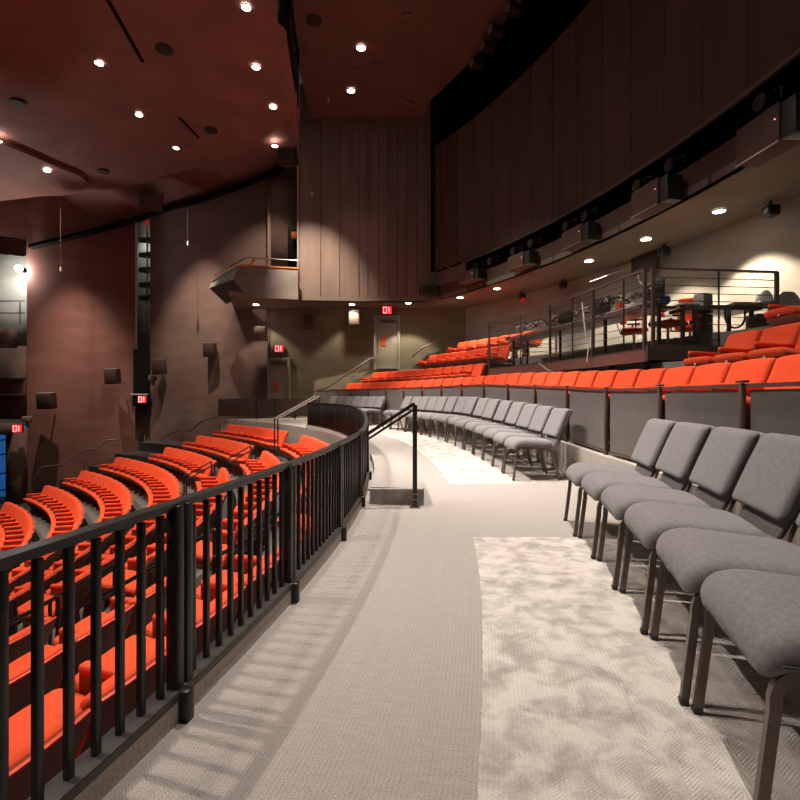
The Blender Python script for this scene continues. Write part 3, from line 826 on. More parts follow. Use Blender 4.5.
# ------------------------------------------------------------------ guard in front of the upper tier
gd = -12.0; n = 0
gw = 3.2
end_g = 43.5
while gd < end_g - gw:
    a, b = gd, gd + gw; mid = (a + b) / 2; base = P(20.89, mid, ramp(mid) + .40)
    q = px(base)
    o = empty('guard_bay', base, 0, '', 'railing', 'grey panels of the guard below the upper seats')
    def L_(r, t, z): return P(r, t, ramp(t) + .40 + z) - base
    bm = bmesh.new()
    ins = .12
    v_ = [L_(20.89, a + ins, .05), L_(20.89, b - ins, .05), L_(20.89, b - ins, .69), L_(20.89, a + ins, .69)]
    out = (P(1, mid) - P(0, mid)) * .02
    thickface(bm, v_, out); new_obj('panel', bm, M['panel'], o, smooth=False)
    bm = bmesh.new(); tube(bm, [L_(20.89, a, .715), L_(20.89, b, .715)], .02, flat=(.045, .024)); new_obj('top_rail', bm, M['railbrown'], o, smooth=False)
    bm = bmesh.new(); tube(bm, [L_(20.89, a + .1, .035), L_(20.89, b - .1, .035)], .02, flat=(.03, .02)); new_obj('bottom_rail', bm, M['railbrown'], o, smooth=False)
    bm = bmesh.new(); box(bm, (0, 0, .30), (.035, .026, .86), .003, 1); box(bm, (0, 0, .742), (.045, .08, .016), .003, 1); p = new_obj('post', bm, M['railbrown'], o, smooth=False); p.location = L_(20.865, b, 0); p.rotation_euler.z = R(b)
    o['_mid'] = mid; n += 1
    gd += gw
gb = [o for o in C.objects if o.name.startswith('guard_bay')]
vis = [o for o in gb if (px(o.location) or (-1e3, 0))[0] < 860 and px(o.location)]
vis.sort(key=lambda o: o['_mid'])
for o in gb:
    if o in vis:
        k = vis.index(o); o['label'] = '%s grey guard panel under the upper seats counted from the right picture edge' % ORD[k]
    else: o['label'] = 'grey guard panel under the upper seats outside the view'
    del o['_mid']

# ------------------------------------------------------------------ grey stacking chairs
def make_chair():
    o = empty('stacking_chair', (0, 0, 0), 0, 'x', 'chair', 'grey upholstered chairs lining the aisle')
    # local: +x towards the back of the chair, front feet at x=0
    W = .252
    bm = bmesh.new()
    def seat_fn(q):
        x, y, z = q
        u = (x + .248) / .496
        top = max(0, z) / .045
        z2 = z + .016 * (1 - (y / W) ** 2) * (1 if z > 0 else 0)
        if u < .28: z2 -= .055 * ((.28 - u) / .28) ** 2
        z2 += .0 - .035 * u
        wf = 1 - .04 * u
        return (x + .250, y * wf, z2 + .452)
    roundbox(bm, (.248, W, .052), .048, (10, 10, 1), seat_fn, k=4); seat = new_obj('seat', bm, M['fabric'], o, angle=60)
    bm = bmesh.new()
    def welt(q):
        return seat_fn(Vector((q[0], q[1], q[2])))
    tube(bm, [seat_fn(Vector((x_, y_, -.012))) for x_, y_ in [(-.243, -.20), (-.248, 0), (-.243, .20), (-.20, W), (.22, W), (.248, .2), (.248, -.2), (.22, -W), (-.20, -W)]], .004, 5, closed=True)
    new_obj('piping', bm, M['fabric_dark'], seat)
    bm = bmesh.new()
    def back_pt(x, y, z):   # x thickness, z height from 0 to 1 up the back
        H = z
        xx = .530 + .165 * H + .03 * (H ** 2) + x
        curve = -.03 * (y / W) ** 2 * -1
        return (xx - .022 * (y / W) ** 2, y, .385 + .475 * H)
    def shell_fn(q):
        x, y, z = q
        H = (z + .24) / .48; x -= .05 * max(0, .3 - H)
        wf = .74 + .26 * min(1, H * 1.7)
        return back_pt(x + .012, y * wf, H)
    roundbox(bm, (.016, W - .008, .24), .016, (1, 8, 8), shell_fn, k=2); sh = new_obj('backrest', bm, M['fabric'], o, angle=60)
    bm = bmesh.new()
    def pad_fn(q):
        x, y, z = q
        H = (z + .172) / .344
        crown = -.012 * (1 - (y / W) ** 2) if x < 0 else 0
        return back_pt(x - .024 + crown, y, .285 + .73 * H)
    roundbox(bm, (.034, W - .006, .172), .033, (1, 8, 8), pad_fn, k=4); new_obj('back_cushion', bm, M['fabric'], o, angle=60)
    bm = bmesh.new()
    for s in (-1, 1):
        tube(bm, [(.50, s * .215, .39)] + [back_pt(.028, s * .222, h) for h in (.1, .35, .6, .85, .94)], .010, 8)
    tube(bm, [back_pt(.03, y_, .94) for y_ in (-.222, -.1, 0, .1, .222)], .010, 8)
    new_obj('back_frame', bm, M['frame'], o)
    for s in (-1, 1):
        bm = bmesh.new()
        pts = [(0, s * .236, .0), (.035, s * .234, .30)] + bez((.036, s * .234, .33), (.045, s * .232, .395), (.12, s * .228, .395), 6) + [(.25, s * .225, .39)]
        tube(bm, pts, .0, flat=(.022, .026)); leg = new_obj('leg', bm, M['frame'], o, angle=30)
        bm = bmesh.new(); box(bm, (0, s * .236, .012), (.03, .03, .024), .005, 1); new_obj('foot_cap', bm, M['plastic'], leg)
        bm = bmesh.new()
        pts = [(.25, s * .225, .39)] + bez((.38, s * .225, .385), (.45, s * .226, .38), (.48, s * .228, .31), 6) + [(.57, s * .232, .0)]
        tube(bm, pts, .0, flat=(.022, .026)); leg = new_obj('leg', bm, M['frame'], o, angle=30)
        bm = bmesh.new(); box(bm, (.57, s * .232, .012), (.03, .03, .024), .005, 1); new_obj('foot_cap', bm, M['plastic'], leg)
    bm = bmesh.new()
    tube(bm, [(.09, -.228, .39), (.09, .228, .39)], .009, 6); tube(bm, [(.43, -.226, .38), (.43, .226, .38)], .009, 6)
    new_obj('seat_frame', bm, M['frame'], o)
    bm = bmesh.new(); tube(bm, [(.52, -.232, .17), (.52, .232, .17)], .008, 6); new_obj('stretcher', bm, M['frame'], o)
    bm = bmesh.new(); box(bm, (.46, .262, .40), (.05, .02, .03), .004, 1); box(bm, (.47, .245, .398), (.02, .03, .012), .002, 1); p = new_obj('linking_clip', bm, M['shell'], o)
    return o
chair0 = make_chair(); used = [False]
def place_chair(th, label, r=20.0, dr=0, rot=0):
    c = chair0 if not used[0] else copy_tree(chair0); used[0] = True
    c.location = P(r + dr, th, ramp(th)); c.rotation_euler = (0, 0, R(th + rot)); c['label'] = label
    return c
cw = math.degrees(.513 / 20.0)
near_lab = ['grey stacking chair at the far end of the near row, beside the gap', 'grey stacking chair second from the far end of the near row', 'grey stacking chair third from the far end of the near row', 'grey stacking chair fourth from the far end of the near row',
            'large near grey chair whose backrest is cut by the right picture edge', 'nearest grey chair seat, with bronze leg running out at the lower right']
BND = [(1.385, 4.25), (1.325, 3.735), (1.262, 3.225), (1.185, 2.715), (1.092, 2.205), (.982, 1.70), (.872, 1.20), (.75, .70)]
for i, lab in enumerate(near_lab):
    (xa, ya), (xb, yb) = BND[i], BND[i + 1]
    c = place_chair(0, lab); c.location = ((xa + xb) / 2 - .005, (ya + yb) / 2 - .02, 0); c.rotation_euler = (0, 0, math.atan2(-(xa - xb), ya - yb) + R([-3.5, -3, -3.8, -3.1, -3.7, -3.1, -3.5][i]))
t1 = th_at_y(20.0, 6.28)
for i in range(15):
    place_chair(t1 + i * cw * 1.03, 'grey stacking chair, %s from the near end of the middle row' % ORD[i], rot=random.uniform(-1, 1), dr=random.uniform(-.015, .015) + (-.0 if i < 8 else 0))
for i in range(7):
    place_chair(29.4 + i * cw, 'grey stacking chair, %s from the right in the farthest row of chairs' % ORD[i], rot=random.uniform(-1, 1), dr=.02)

# ------------------------------------------------------------------ red theatre seats
def make_seat(number=False):
    o = empty('theatre_seat', (0, 0, 0), 0, 'x', 'theatre seat', 'x')
    W = .262
    # origin on the tread under the top of the backrest; the sitter faces -x
    def bp(x, y, h): return (x - .20 + .20 * h + .0, y, .35 + .51 * h)
    bm = bmesh.new()
    def sh(q):
        H = (q[2] + .235) / .47; wf = .93 + .07 * math.sin(min(1, H * 1.2) * PI / 2)
        return bp(q[0] + .022 + .03 * (1 - (q[1] / W) ** 2), q[1] * wf, H * .985 + (.0 if H < .9 else -.02 * (q[1] / W) ** 2))
    roundbox(bm, (.013, W - .004, .235), .012, (1, 6, 5), sh, k=1); new_obj('backrest_shell', bm, M['shell'], o, angle=60)
    bm = bmesh.new()
    def cu(q):
        H = (q[2] + .225) / .45
        cr = -.022 * (1 - (q[1] / W) ** 2) * (1 if q[0] < 0 else 0)
        return bp(q[0] - .020 + cr + .03 * (1 - (q[1] / W) ** 2), q[1], .05 + .95 * H - .02 * (q[1] / W) ** 2 * max(0, H - .7) / .3)
    roundbox(bm, (.036, W - .006, .225), .034, (1, 6, 5), cu, k=2); bc = new_obj('back_cushion', bm, M['red'], o, angle=60)
    bm = bmesh.new()
    ed = [bp(.028 - .003, y_, 1.0 - .02 * (y_ / W) ** 2) for y_ in (-.245, -.15, 0, .15, .245)]
    ed = [(e[0] + .03 * (1 - (e[1] / W) ** 2), e[1], e[2] - .012) for e in ed]
    low = [bp(.02, -.252, .15), bp(.022, -.255, .6)]; low2 = [bp(.022, .255, .6), bp(.02, .252, .15)]
    tube(bm, low + ed + low2, .007, 5); new_obj('edge_trim', bm, M['red_trim'], bc)
    bm = bmesh.new()
    ca, sa = math.cos(R(11)), math.sin(R(11))
    def se(q):
        x, y, z = q      # hinge at the rear
        xl = -(x + .225); z = z + .012 * (1 - (y / W) ** 2) * (1 if z > 0 else 0)
        return (xl * ca - z * sa - .20 + .02, y, -xl * sa * 1 + z * ca + .425)
    roundbox(bm, (.225, W - .018, .05), .045, (5, 5, 1), lambda q: se(q), k=2); sc_ = new_obj('seat_cushion', bm, M['red'], o, angle=60)
    bm = bmesh.new(); roundbox(bm, (.21, W - .03, .05), .03, (3, 3, 1), lambda q: se(Vector((q[0] * (1 if q[2] > 0 else .8) - .005, q[1], q[2] - .085))), k=1); new_obj('seat_pan', bm, M['shell'], sc_, angle=60)
    bm = bmesh.new()
    roundbox(bm, (.19, .030, .024), .02, (3, 1, 1), lambda q: (q[0] - .34, q[1] + W, q[2] + .62 - .06 * (q[0])), k=2); new_obj('armrest', bm, M['red'], o, angle=60)
    bm = bmesh.new()
    a = [(-.16, .62), (-.53, .62), (-.53, .54), (-.50, .34), (-.40, .22), (-.44, .0), (-.16, .0), (-.20, .3)]
    f0 = [bm.verts.new((x, W - .013, z)) for x, z in a]; f1 = [bm.verts.new((x, W + .013, z)) for x, z in a]
    for i in range(len(a)): bm.faces.new((f0[i], f0[(i + 1) % len(a)], f1[(i + 1) % len(a)], f1[i]))
    bm.faces.new(f0[::-1]); bm.faces.new(f1); st = new_obj('standard', bm, M['shell'], o, smooth=False)
    bm = bmesh.new(); box(bm, (-.28, W, .008), (.26, .05, .016), .004, 1); new_obj('floor_plate', bm, M['iron'], st, smooth=False)
    if number:
        bm = bmesh.new(); p = se(Vector((.226, 0, -.035))); cyl(bm, p, .014, .008, 10, 'x'); t = new_obj('number_disc', bm, M['white_plastic'], sc_); t['label'] = 'small white disc'
    return o
seat0 = make_seat(); seatU = make_seat(True); su = [False, False]
def place_seat(kind, r, th, z, label, group):
    src = (seat0, seatU)[kind]
    c = src if not su[kind] else copy_tree(src); su[kind] = True
    c.location = P(r, th, z); c.rotation_euler = (0, 0, R(th)); c['label'] = label; c['group'] = group
    return c
rowname = {'A': 'lowest visible', 'B': 'second lowest', 'C': 'third lowest', 'D': 'middle', 'E': 'third highest', 'F': 'second highest', 'G': 'highest'}
FAR = {'A': 55, 'B': 54.6, 'C': 54.2, 'D': 53.4, 'E': 47.9, 'F': 47.0, 'G': 46.2}
pitch = .54
def seen(r, th, z):
    for dz in (0, .8):
        q = px(P(r, th, z + dz))
        if q and -45 < q[0] < 860 and q[1] < 900: return True
    return False
count = 0
for k in ROWS:
    r = ROW_R[k]; z = tread(r); dth = math.degrees(pitch / r)
    blocks = []
    if k in 'EFG':
        lo = 29.9; n = int((FAR[k] - lo) / dth); blocks.append(('far block', FAR[k] - dth / 2, n))
        hi = 26.2; blocks.append(('middle block', hi - dth / 2, int((hi - .1) / dth)))
    else:
        blocks.append(('long block', FAR[k] - dth / 2, int((FAR[k] - .1) / dth)))
    blocks.append(('near block', -4.4 - dth / 2, 12))
    for bn, start, n in blocks:
        j = 0
        for i in range(n):
            th = start - i * dth
            if not seen(r, th, z): continue
            lab = 'red theatre seat, %s visible from far end, %s row, %s of the bowl' % (ORD[j], rowname[k], bn)
            place_seat(0, r, th, z, lab, 'red seats in the curved rows of the lower bowl'); j += 1; count += 1
UFAR = [39.6, 39.0, 33.4, 32.4]
upn = ['front', 'second', 'third', 'back']
for i, (r, z) in enumerate(zip(UP_R, UP_T)):
    dth = math.degrees(.56 / r); j = 0
    th = UFAR[i] - dth / 2
    while th > -9:
        ok = True
        if i >= 1 and (2.3 if i == 1 else 2.7) < th < 22.0: ok = False
        q = px(P(r, th, z + .8))
        if not q or q[0] > 850: ok = False
        if i >= 2 and th < 5: ok = ok and i == 2 and th > -20
        if ok:
            place_seat(1, r, th, z + ramp(th), 'red theatre seat, %s from far end in %s row of the upper tier' % (ORD[j], upn[i]), 'red seats of the upper tier'); count += 1
            j += 1
        th -= dth
print('seats', count)

# ------------------------------------------------------------------ sound platform behind the cable rails
DZ = 1.80; PR0, PR1 = 22.55, 24.75; TA, TB = 6.4, 21.4
def tube_obj(name, pts, rad, m, parent, seg=6, flat=None):
    bm = bmesh.new(); tube(bm, pts, rad, seg, flat=flat); return new_obj(name, bm, m, parent)
pc = P(23.6, 13, DZ)
o = empty('sound_platform', pc, 0, 'raised sound mixing platform with reddish timber edge among the upper seats', 'platform')
bm = bmesh.new(); arc_ring(bm, PR0, PR1, lambda t: DZ - .06, lambda t: DZ, steps(TA, TB, 1)); d = new_obj('deck', bm, M['desk'], o, smooth=False); d.matrix_parent_inverse = Matrix.Translation(-pc)
bm = bmesh.new(); arc_ring(bm, PR0 - .03, PR0 + .02, lambda t: DZ - .22, lambda t: DZ - .04, steps(TA, TB, 1)); d = new_obj('edge_beam', bm, M['deck'], o, smooth=False); d.matrix_parent_inverse = Matrix.Translation(-pc)
bm = bmesh.new(); arc_ring(bm, PR0 - .02, PR1, lambda t: DZ - .20, lambda t: DZ + .04, [TA - .12, TA]); d = new_obj('side_beam', bm, M['railbrown'], o, smooth=False); d.matrix_parent_inverse = Matrix.Translation(-pc)
for t in (TA + .6, 9.5, 13.5, 17.5, TB - .6):
    for r in (PR0 + .15, PR1 - .2):
        zt = (UP_T[1] if r < 22.9 else UP_T[3]) + ramp(t)
        if DZ - .06 - zt > .05:
            d = tube_obj('support', [P(r, t, zt), P(r, t, DZ - .05)], .03, M['rail'], o, flat=(.07, .07)); d.matrix_parent_inverse = Matrix.Translation(-pc)
RH = 1.22
def cable_rail(pts, posts, label, name='cable_railing', thin=()):
    c = Vector(posts[0]); o = empty(name, c, 0, label, 'railing')
    T_ = lambda p, z: Vector(p) - c + Vector((0, 0, z))
    bm = bmesh.new(); tube(bm, [T_(p, RH) for p in pts], .03, flat=(.055, .03)); new_obj('top_rail', bm, M['railbrown'], o)
    for p in posts:
        bm = bmesh.new(); tube(bm, [T_(p, -.2), T_(p, RH)], .03, flat=(.05, .05)); new_obj('post', bm, M['railbrown'], o)
    for p in thin:
        bm = bmesh.new(); tube(bm, [T_(p, 0), T_(p, RH)], .03, flat=(.02, .02)); new_obj('slim_post', bm, M['rail'], o)
    for k in range(9):
        z = .13 + k * .12
        bm = bmesh.new(); tube(bm, [T_(p, z) for p in pts], .0065, 5); new_obj('cable', bm, M['railbrown'], o)
    return o
cable_rail([P(PR0, t, DZ) for t in steps(TA + .15, TB, 1)], [P(PR0, t, DZ) for t in (TA + .15, 10.4, 14.4, TB)], 'long cable railing on the aisle side of the sound platform', thin=[P(PR0, t, DZ) for t in (8, 12.2, 17.6)])
cable_rail([P(r, TA, DZ) for r in (PR0 + .08, 23.6, PR1)], [P(PR0 + .1, TA, DZ), P(PR1, TA, DZ)], 'square cable railing at the near end of the sound platform', thin=[P(23.75, TA, DZ)])
cable_rail([P(r, TB, DZ) for r in (PR0, 23.6, PR1)], [P(PR1, TB, DZ)], 'cable railing closing the far end of the sound platform', thin=[P(23.6, TB, DZ)])
# long desk
def desk(name, ths_, r0, r1, z, label, legs):
    c = P((r0 + r1) / 2, (ths_[0] + ths_[-1]) / 2, DZ); o = empty(name, c, 0, label, 'table')
    def add(nm, bm, m):
        d = new_obj(nm, bm, m, o, smooth=False); d.matrix_parent_inverse = Matrix.Translation(-c)
    bm = bmesh.new(); arc_ring(bm, r0, r1, lambda t: z - .045, lambda t: z, ths_); add('table_top', bm, M['desk'])
    bm = bmesh.new(); arc_ring(bm, r0 - .015, r0, lambda t: z - .05, lambda t: z + .012, ths_); add('edge_strip', bm, M['railbrown'])
    for (r, t) in legs:
        bm = bmesh.new(); tube(bm, [P(r, t, DZ), P(r, t, z - .04)], .02, flat=(.05, .05)); add('leg', bm, M['rail'])
desk('mixing_desk', steps(TA + .9, 19.8, .8), PR0 + .12, 23.3, DZ + .72, 'long dark desk running behind the aisle-side cable railing', [(22.8, 6.6), (23.2, 6.6), (22.8, 10.4), (22.8, 14.4), (22.8, 19.4), (23.2, 19.4)])
desk('side_desk', steps(TA + .25, TA + 1.7, .5), 23.42, 24.6, DZ + .68, 'short dark desk across the near end of the sound platform', [(23.5, TA + .5), (24.5, TA + .5), (24.0, TA + 1.5), (24.5, TA + 1.6)])
DT = DZ + .72
# mixing consoles with faders and knobs
def console(th, w, label, rz=0):
    c = P(22.98, th, DT); o = empty('mixing_console', c, R(th), label, 'mixing console')
    bm = bmesh.new()
    poly = [(-.22, 0, .05), (.24, 0, .05), (.24, 0, .17), (.20, 0, .19), (-.22, 0, .09)]
    for s in (-1,):
        a = [bm.verts.new((x, -w / 2, z - .05)) for x, _, z in poly]; b = [bm.verts.new((x, w / 2, z - .05)) for x, _, z in poly]
        for i in range(5): bm.faces.new((a[i], a[(i + 1) % 5], b[(i + 1) % 5], b[i]))
        bm.faces.new(a[::-1]); bm.faces.new(b)
    new_obj('console_body', bm, M['grey_plastic'], o, smooth=False)
    bm = bmesh.new()
    n = int(w / .06)
    for i in range(n):
        y = -w / 2 + .04 + i * .06
        for j in range(5):
            x = -.17 + j * .075; box(bm, (x, y, .047 + (x + .22) * .238 + .006), (.02 if j else .035, .014, .018))
    new_obj('faders', bm, M['white_plastic'], o, smooth=False)['kind'] = 'stuff'
console(9.0, 1.1, 'grey mixing console on the platform desk nearest the corner post')
console(12.6, 1.1, 'grey mixing console in the middle of the platform desk under tangled leads')
console(15.9, .8, 'small grey mixing console towards the far end of the platform desk')
# monitors
def monitor(th, r, w, h, label, rz=0, z=DT):
    c = P(r, th, z); o = empty('monitor', c, R(th + rz), label, 'monitor')
    bm = bmesh.new(); box(bm, (0, 0, .1 + h / 2), (.03, w, h), .008); new_obj('screen_housing', bm, M['plastic'], o)
    bm = bmesh.new(); box(bm, (.018, 0, .1 + h / 2), (.004, w - .03, h - .03)); new_obj('screen', bm, M['black'], o)
    bm = bmesh.new(); box(bm, (-.01, 0, .08), (.02, .05, .12), .004); new_obj('stem', bm, M['plastic'], o)
    bm = bmesh.new(); box(bm, (0, 0, .008), (.16, .22, .016), .005); new_obj('foot', bm, M['plastic'], o)
monitor(10.9, 22.86, .5, .3, 'dark flat monitor seen from behind through the aisle-side cables')
monitor(7.2, 22.9, .45, .28, 'dark flat monitor beside the platform corner')
monitor(14.2, 22.88, .45, .26, 'dark flat monitor left of the middle railing post')
# tangled leads
random.seed(11)
def lead(th0, th1, r, z, m, label, n=26, amp=.16, zamp=.24):
    pts = []
    for i in range(n):
        t = th0 + (th1 - th0) * i / (n - 1)
        pts.append(P(r + random.uniform(-amp, amp), t, z + random.uniform(0, zamp)))
    sm_ = []
    for i in range(1, len(pts) - 1):
        a, b, c = (pts[i - 1] + pts[i]) / 2, pts[i], (pts[i] + pts[i + 1]) / 2
        sm_ += bez(a, b, c, 4)[:-1]
    bm = bmesh.new(); c = sm_[0].copy(); tube(bm, [p - c for p in sm_], .014, 5)
    tag(new_obj('cable_lead', bm, M[m], loc=c), label, 'cable', 'leads tangled over the sound desk')
for i in range(9):
    a = 7 + i * 1.15
    lead(a, a + 3.6, 22.95, DT + .15, ['cable', 'dark_cable', 'cable'][i % 3], 'tangled lead lying over the mixing consoles on the platform')
def cable_run(pts, m, label, rad=.012):
    c = Vector(pts[0]); sm_ = []
    P_ = [Vector(p) for p in pts]
    sm_ = [P_[0]]
    for i in range(1, len(P_) - 1):
        sm_ += bez((P_[i - 1] + P_[i]) / 2, P_[i], (P_[i] + P_[i + 1]) / 2, 6)
    sm_.append(P_[-1])
    bm = bmesh.new(); tube(bm, [p - c for p in sm_], rad, 6)
    tag(new_obj('cable_lead', bm, M[m], loc=c), label, 'cable')
def at(u, v, y): return Vector(v3(u, v, y))
cable_run([at(582, 302, 9.5), at(583, 310, 9.3), at(584, 322, 9.2), at(586, 335, 9.2), at(590, 345, 9.2), at(588, 350, 9.2), at(587, 362, 9.2)], 'cable', 'pale pink lead dangling down in front of the desk to the seats')
cable_run([at(539, 363, 10.6), at(548, 371, 10.5), at(560, 374, 10.4), at(572, 368, 10.2)], 'cable', 'pale lead sagging under the platform edge, left one')
cable_run([at(598, 361, 9.1), at(610, 369, 9.0), at(618, 368, 8.9), at(628, 357, 8.8)], 'cable', 'pale lead sagging under the platform edge, right one')
cable_run([at(638, 275, 7.95), at(639, 282, 7.95), at(645, 286, 7.9), at(652, 283, 7.85), at(656, 277, 7.8), at(650, 272, 7.8), at(641, 274, 7.9)], 'white_plastic', 'white lead looped over the rail by the corner post')
# hanging loop at the side desk
lp = [at(735 + 10 * math.cos(a), 316 + 12 * math.sin(a), 8.15) for a in [PI * 1.05 * i / 10 - .05 for i in range(11)]]
bm = bmesh.new(); tube(bm, [p - lp[0] for p in [at(745, 306, 8.15)] + lp + [at(725, 306, 8.15)]], .016, 6); tag(new_obj('cable_loop', bm, M['dark_cable'], loc=lp[0]), 'dark cable hanging in a loop below the side desk', 'cable')
# office chairs
def office_chair(x, y, rz, label):
    o = empty('office_chair', (x, y, DZ), rz, label, 'office chair')
    bm = bmesh.new(); roundbox(bm, (.23, .24, .045), .04, (3, 3, 1), lambda q: (q[0], q[1], q[2] + .49), k=3); new_obj('seat', bm, M['red'], o, angle=60)
    bm = bmesh.new(); roundbox(bm, (.035, .21, .22), .034, (1, 4, 4), lambda q: (q[0] + .25 - .05 * (1 - (q[1] / .21) ** 2) + .1 * (q[2] / .5), q[1], q[2] + .86), k=3); new_obj('backrest', bm, M['red'], o, angle=60)
    bm = bmesh.new(); tube(bm, [(.05, 0, .44), (.24, 0, .46), (.29, 0, .6), (.31, 0, .85)], .018, 8, flat=(.05, .015)); new_obj('back_bracket', bm, M['plastic'], o)
    bm = bmesh.new(); cyl(bm, (0, 0, .27), .025, .36, 12); new_obj('gas_column', bm, M['steel'], o)
    for s in (-1, 1):
        bm = bmesh.new(); tube(bm, [(0, s * .2, .44), (0, s * .3, .46), (0, s * .3, .66)], .014, 8); box(bm, (-.02, s * .3, .67), (.24, .05, .03), .01); new_obj('armrest', bm, M['plastic'], o)
    for k in range(5):
        a = 2 * PI * k / 5 + .3
        bm = bmesh.new(); tube(bm, [(0, 0, .12), (math.cos(a) * .28, math.sin(a) * .28, .075)], .018, 8); b = new_obj('base_arm', bm, M['plastic'], o)
        bm = bmesh.new(); cyl(bm, (math.cos(a) * .28, math.sin(a) * .28, .03), .03, .04, 12, 'x'); new_obj('castor', bm, M['plastic'], b)
office_chair(at(668, 330, 8.6).x, 8.6, 2.1, 'red office chair on the platform just behind the corner posts')
office_chair(at(690, 330, 9.1).x, 9.1, 1.0, 'red office chair right of another, its arm under the side desk')
office_chair(at(634, 330, 9.6).x, 9.6, 2.8, 'red office chair seen through the aisle-side cables')
# things on the desks
c = at(765, 296, 8.1); ztop = DZ + .68
o = empty('headphone_case', (c.x, 8.12, ztop), 0, 'rounded white and dark helmet-shaped case on the side desk', 'case')
bm = bmesh.new(); bmesh.ops.create_uvsphere(bm, u_segments=20, v_segments=12, radius=1)
for v in bm.verts: v.co = Vector((v.co.x * .14, v.co.y * .12, max(0, v.co.z) * .24 + .06))
new_obj('shell', bm, M['white_plastic'], o)
bm = bmesh.new(); roundbox(bm, (.16, .13, .045), .03, (2, 2, 1), lambda q: q + Vector((0, 0, .045))); new_obj('base', bm, M['plastic'], o)
c = at(793, 290, 8.5); bm = bmesh.new(); roundbox(bm, (.24, .03, .42), .03, (4, 1, 12), lambda q: (q[0] * math.sqrt(max(.02, 1 - max(0, (q[2] - .14) / .29) ** 2)), q[1], q[2]), k=3); tag(new_obj('rounded_board', bm, M['grey_plastic'], loc=(at(787, 290, 8.45).x, 8.45, 2.12 + .28)), 'dark grey board with a rounded top leaning right of the railing', 'board')
def flat_item(name, u, y, z, s, m, label, cat, rz=0):
    bm = bmesh.new(); box(bm, (0, 0, s[2] / 2), s, min(s) * .2, 2); q = at(u, 300, y); ob = tag(new_obj(name, bm, M[m], loc=(q.x, y, z)), label, cat); ob.rotation_euler.z = rz; return ob
flat_item('notebook', 690, 8.3, DT + .02, (.55, .25, .03), 'white_plastic', 'pale open script lying on the desk near the red chair', 'script', .2)
flat_item('tool_bag', 703, 8.25, ztop + .0, (.22, .22, .26), 'grey_plastic', 'grey-green cloth bag standing on the end of the desk', 'bag', .3)
flat_item('keyboard', 722, 8.1, ztop, (.5, .16, .03), 'plastic', 'black keyboard lying on the side desk', 'keyboard', .1)
flat_item('equipment_tray', 748, 8.05, ztop, (.6, .25, .06), 'speakertan', 'tan equipment tray on the side desk', 'tray')
q = P(22.92, 8.0, DT + .02); bm = bmesh.new(); roundbox(bm, (.06, .09, .045), .04, (2, 2, 1)); tag(new_obj('tape_roll', bm, M['blue'], loc=(q.x, q.y, DT + .24)), 'small bright blue pouch among the leads on the desk', 'pouch')
bm = bmesh.new(); q = at(664, 293, 8.0); roundbox(bm, (.07, .05, .06), .03, (2, 2, 1)); tag(new_obj('tape_roll', bm, M['blue'], loc=(q.x + .03, 8.02, DT + .07)), 'blue pouch at the corner of the desk beside the red chair', 'pouch')
for u, y, w, lab in ((703, 8.55, .16, 'left'), (758, 8.45, .22, 'right')):
    q = at(u, 300, y); oo = empty('equipment_rack', (q.x, y, DZ), 0, 'narrow black equipment rack under the side desk, %s one' % lab, 'rack')
    bm = bmesh.new(); box(bm, (0, 0, .31), (w, .3, .62), .006); new_obj('rack_case', bm, M['plastic'], oo)
    bm = bmesh.new()
    for k in range(7): box(bm, (0, -.152, .07 + k * .08), (w - .03, .006, .05), .001, 1)
    new_obj('rack_units', bm, M['desk'], oo)
    bm = bmesh.new(); box(bm, (w * .2, -.156, .47), (.03, .004, .02)); new_obj('indicator', bm, M['white_plastic'], oo)

# ------------------------------------------------------------------ lighting fixtures and boxes in the trough of the upper wall
def fixture(th, z, label, r=23.9, s=1.0):
    c = P(r, th, z); o = empty('stage_light', c, R(th), label, 'stage light', 'stage lights along the trough of the upper wall')
    bm = bmesh.new(); cyl(bm, (-.05 * s, 0, 0), .12 * s, .34 * s, 18, 'x'); cyl(bm, (-.24 * s, 0, 0), .14 * s, .06 * s, 18, 'x'); new_obj('barrel', bm, M['plastic'], o)
    bm = bmesh.new(); cyl(bm, (-.275 * s, 0, 0), .11 * s, .01, 18, 'x'); new_obj('lens', bm, M['grille'], o)
    bm = bmesh.new(); tube(bm, [(.0, -.16 * s, 0), (.0, -.16 * s, .2 * s), (.0, .16 * s, .2 * s), (.0, .16 * s, 0)], .012, flat=(.03, .01)); tube(bm, [(0, 0, .2 * s), (.15, 0, .3 * s)], .012); new_obj('yoke', bm, M['railbrown'], o)
def fbox(u, v, w, h, label, y):
    c = at(u, v, y); th = math.degrees(math.atan2(c.y - CY, c.x - CX))
    o = empty('trough_box', c, R(th), label, 'loudspeaker', 'brown boxes hanging in the trough of the upper wall')
    bm = bmesh.new(); box(bm, (0, 0, 0), (.34, w, h), .01); new_obj('cabinet', bm, M['fascia'], o)
    bm = bmesh.new(); box(bm, (.0, -w / 2 - .13, -.02), (.32, .22, h * .95), .02); new_obj('lamp_unit', bm, M['plastic'], o)
    bm = bmesh.new(); tube(bm, [(-.18, -w / 2, -h / 2 - .0), (-.18, w / 2, -h / 2 - .0)], .010, 6); new_obj('edge_bar', bm, M['steel'], o)
    bm = bmesh.new(); cyl(bm, (-.175, -w / 2 + .06, h * .1), .012, .01, 8, 'x'); new_obj('pilot_lamp', bm, M['exitmark'], o)
def r_y(u, r):      # depth at which the pixel column meets radius r on the right
    t = (u - 400) / 500; A = 1 + t * t; B = 2 * (-CX) * t - 2 * CY; D = CX * CX + CY * CY - r * r
    return (-B + math.sqrt(B * B - 4 * A * D)) / (2 * A)
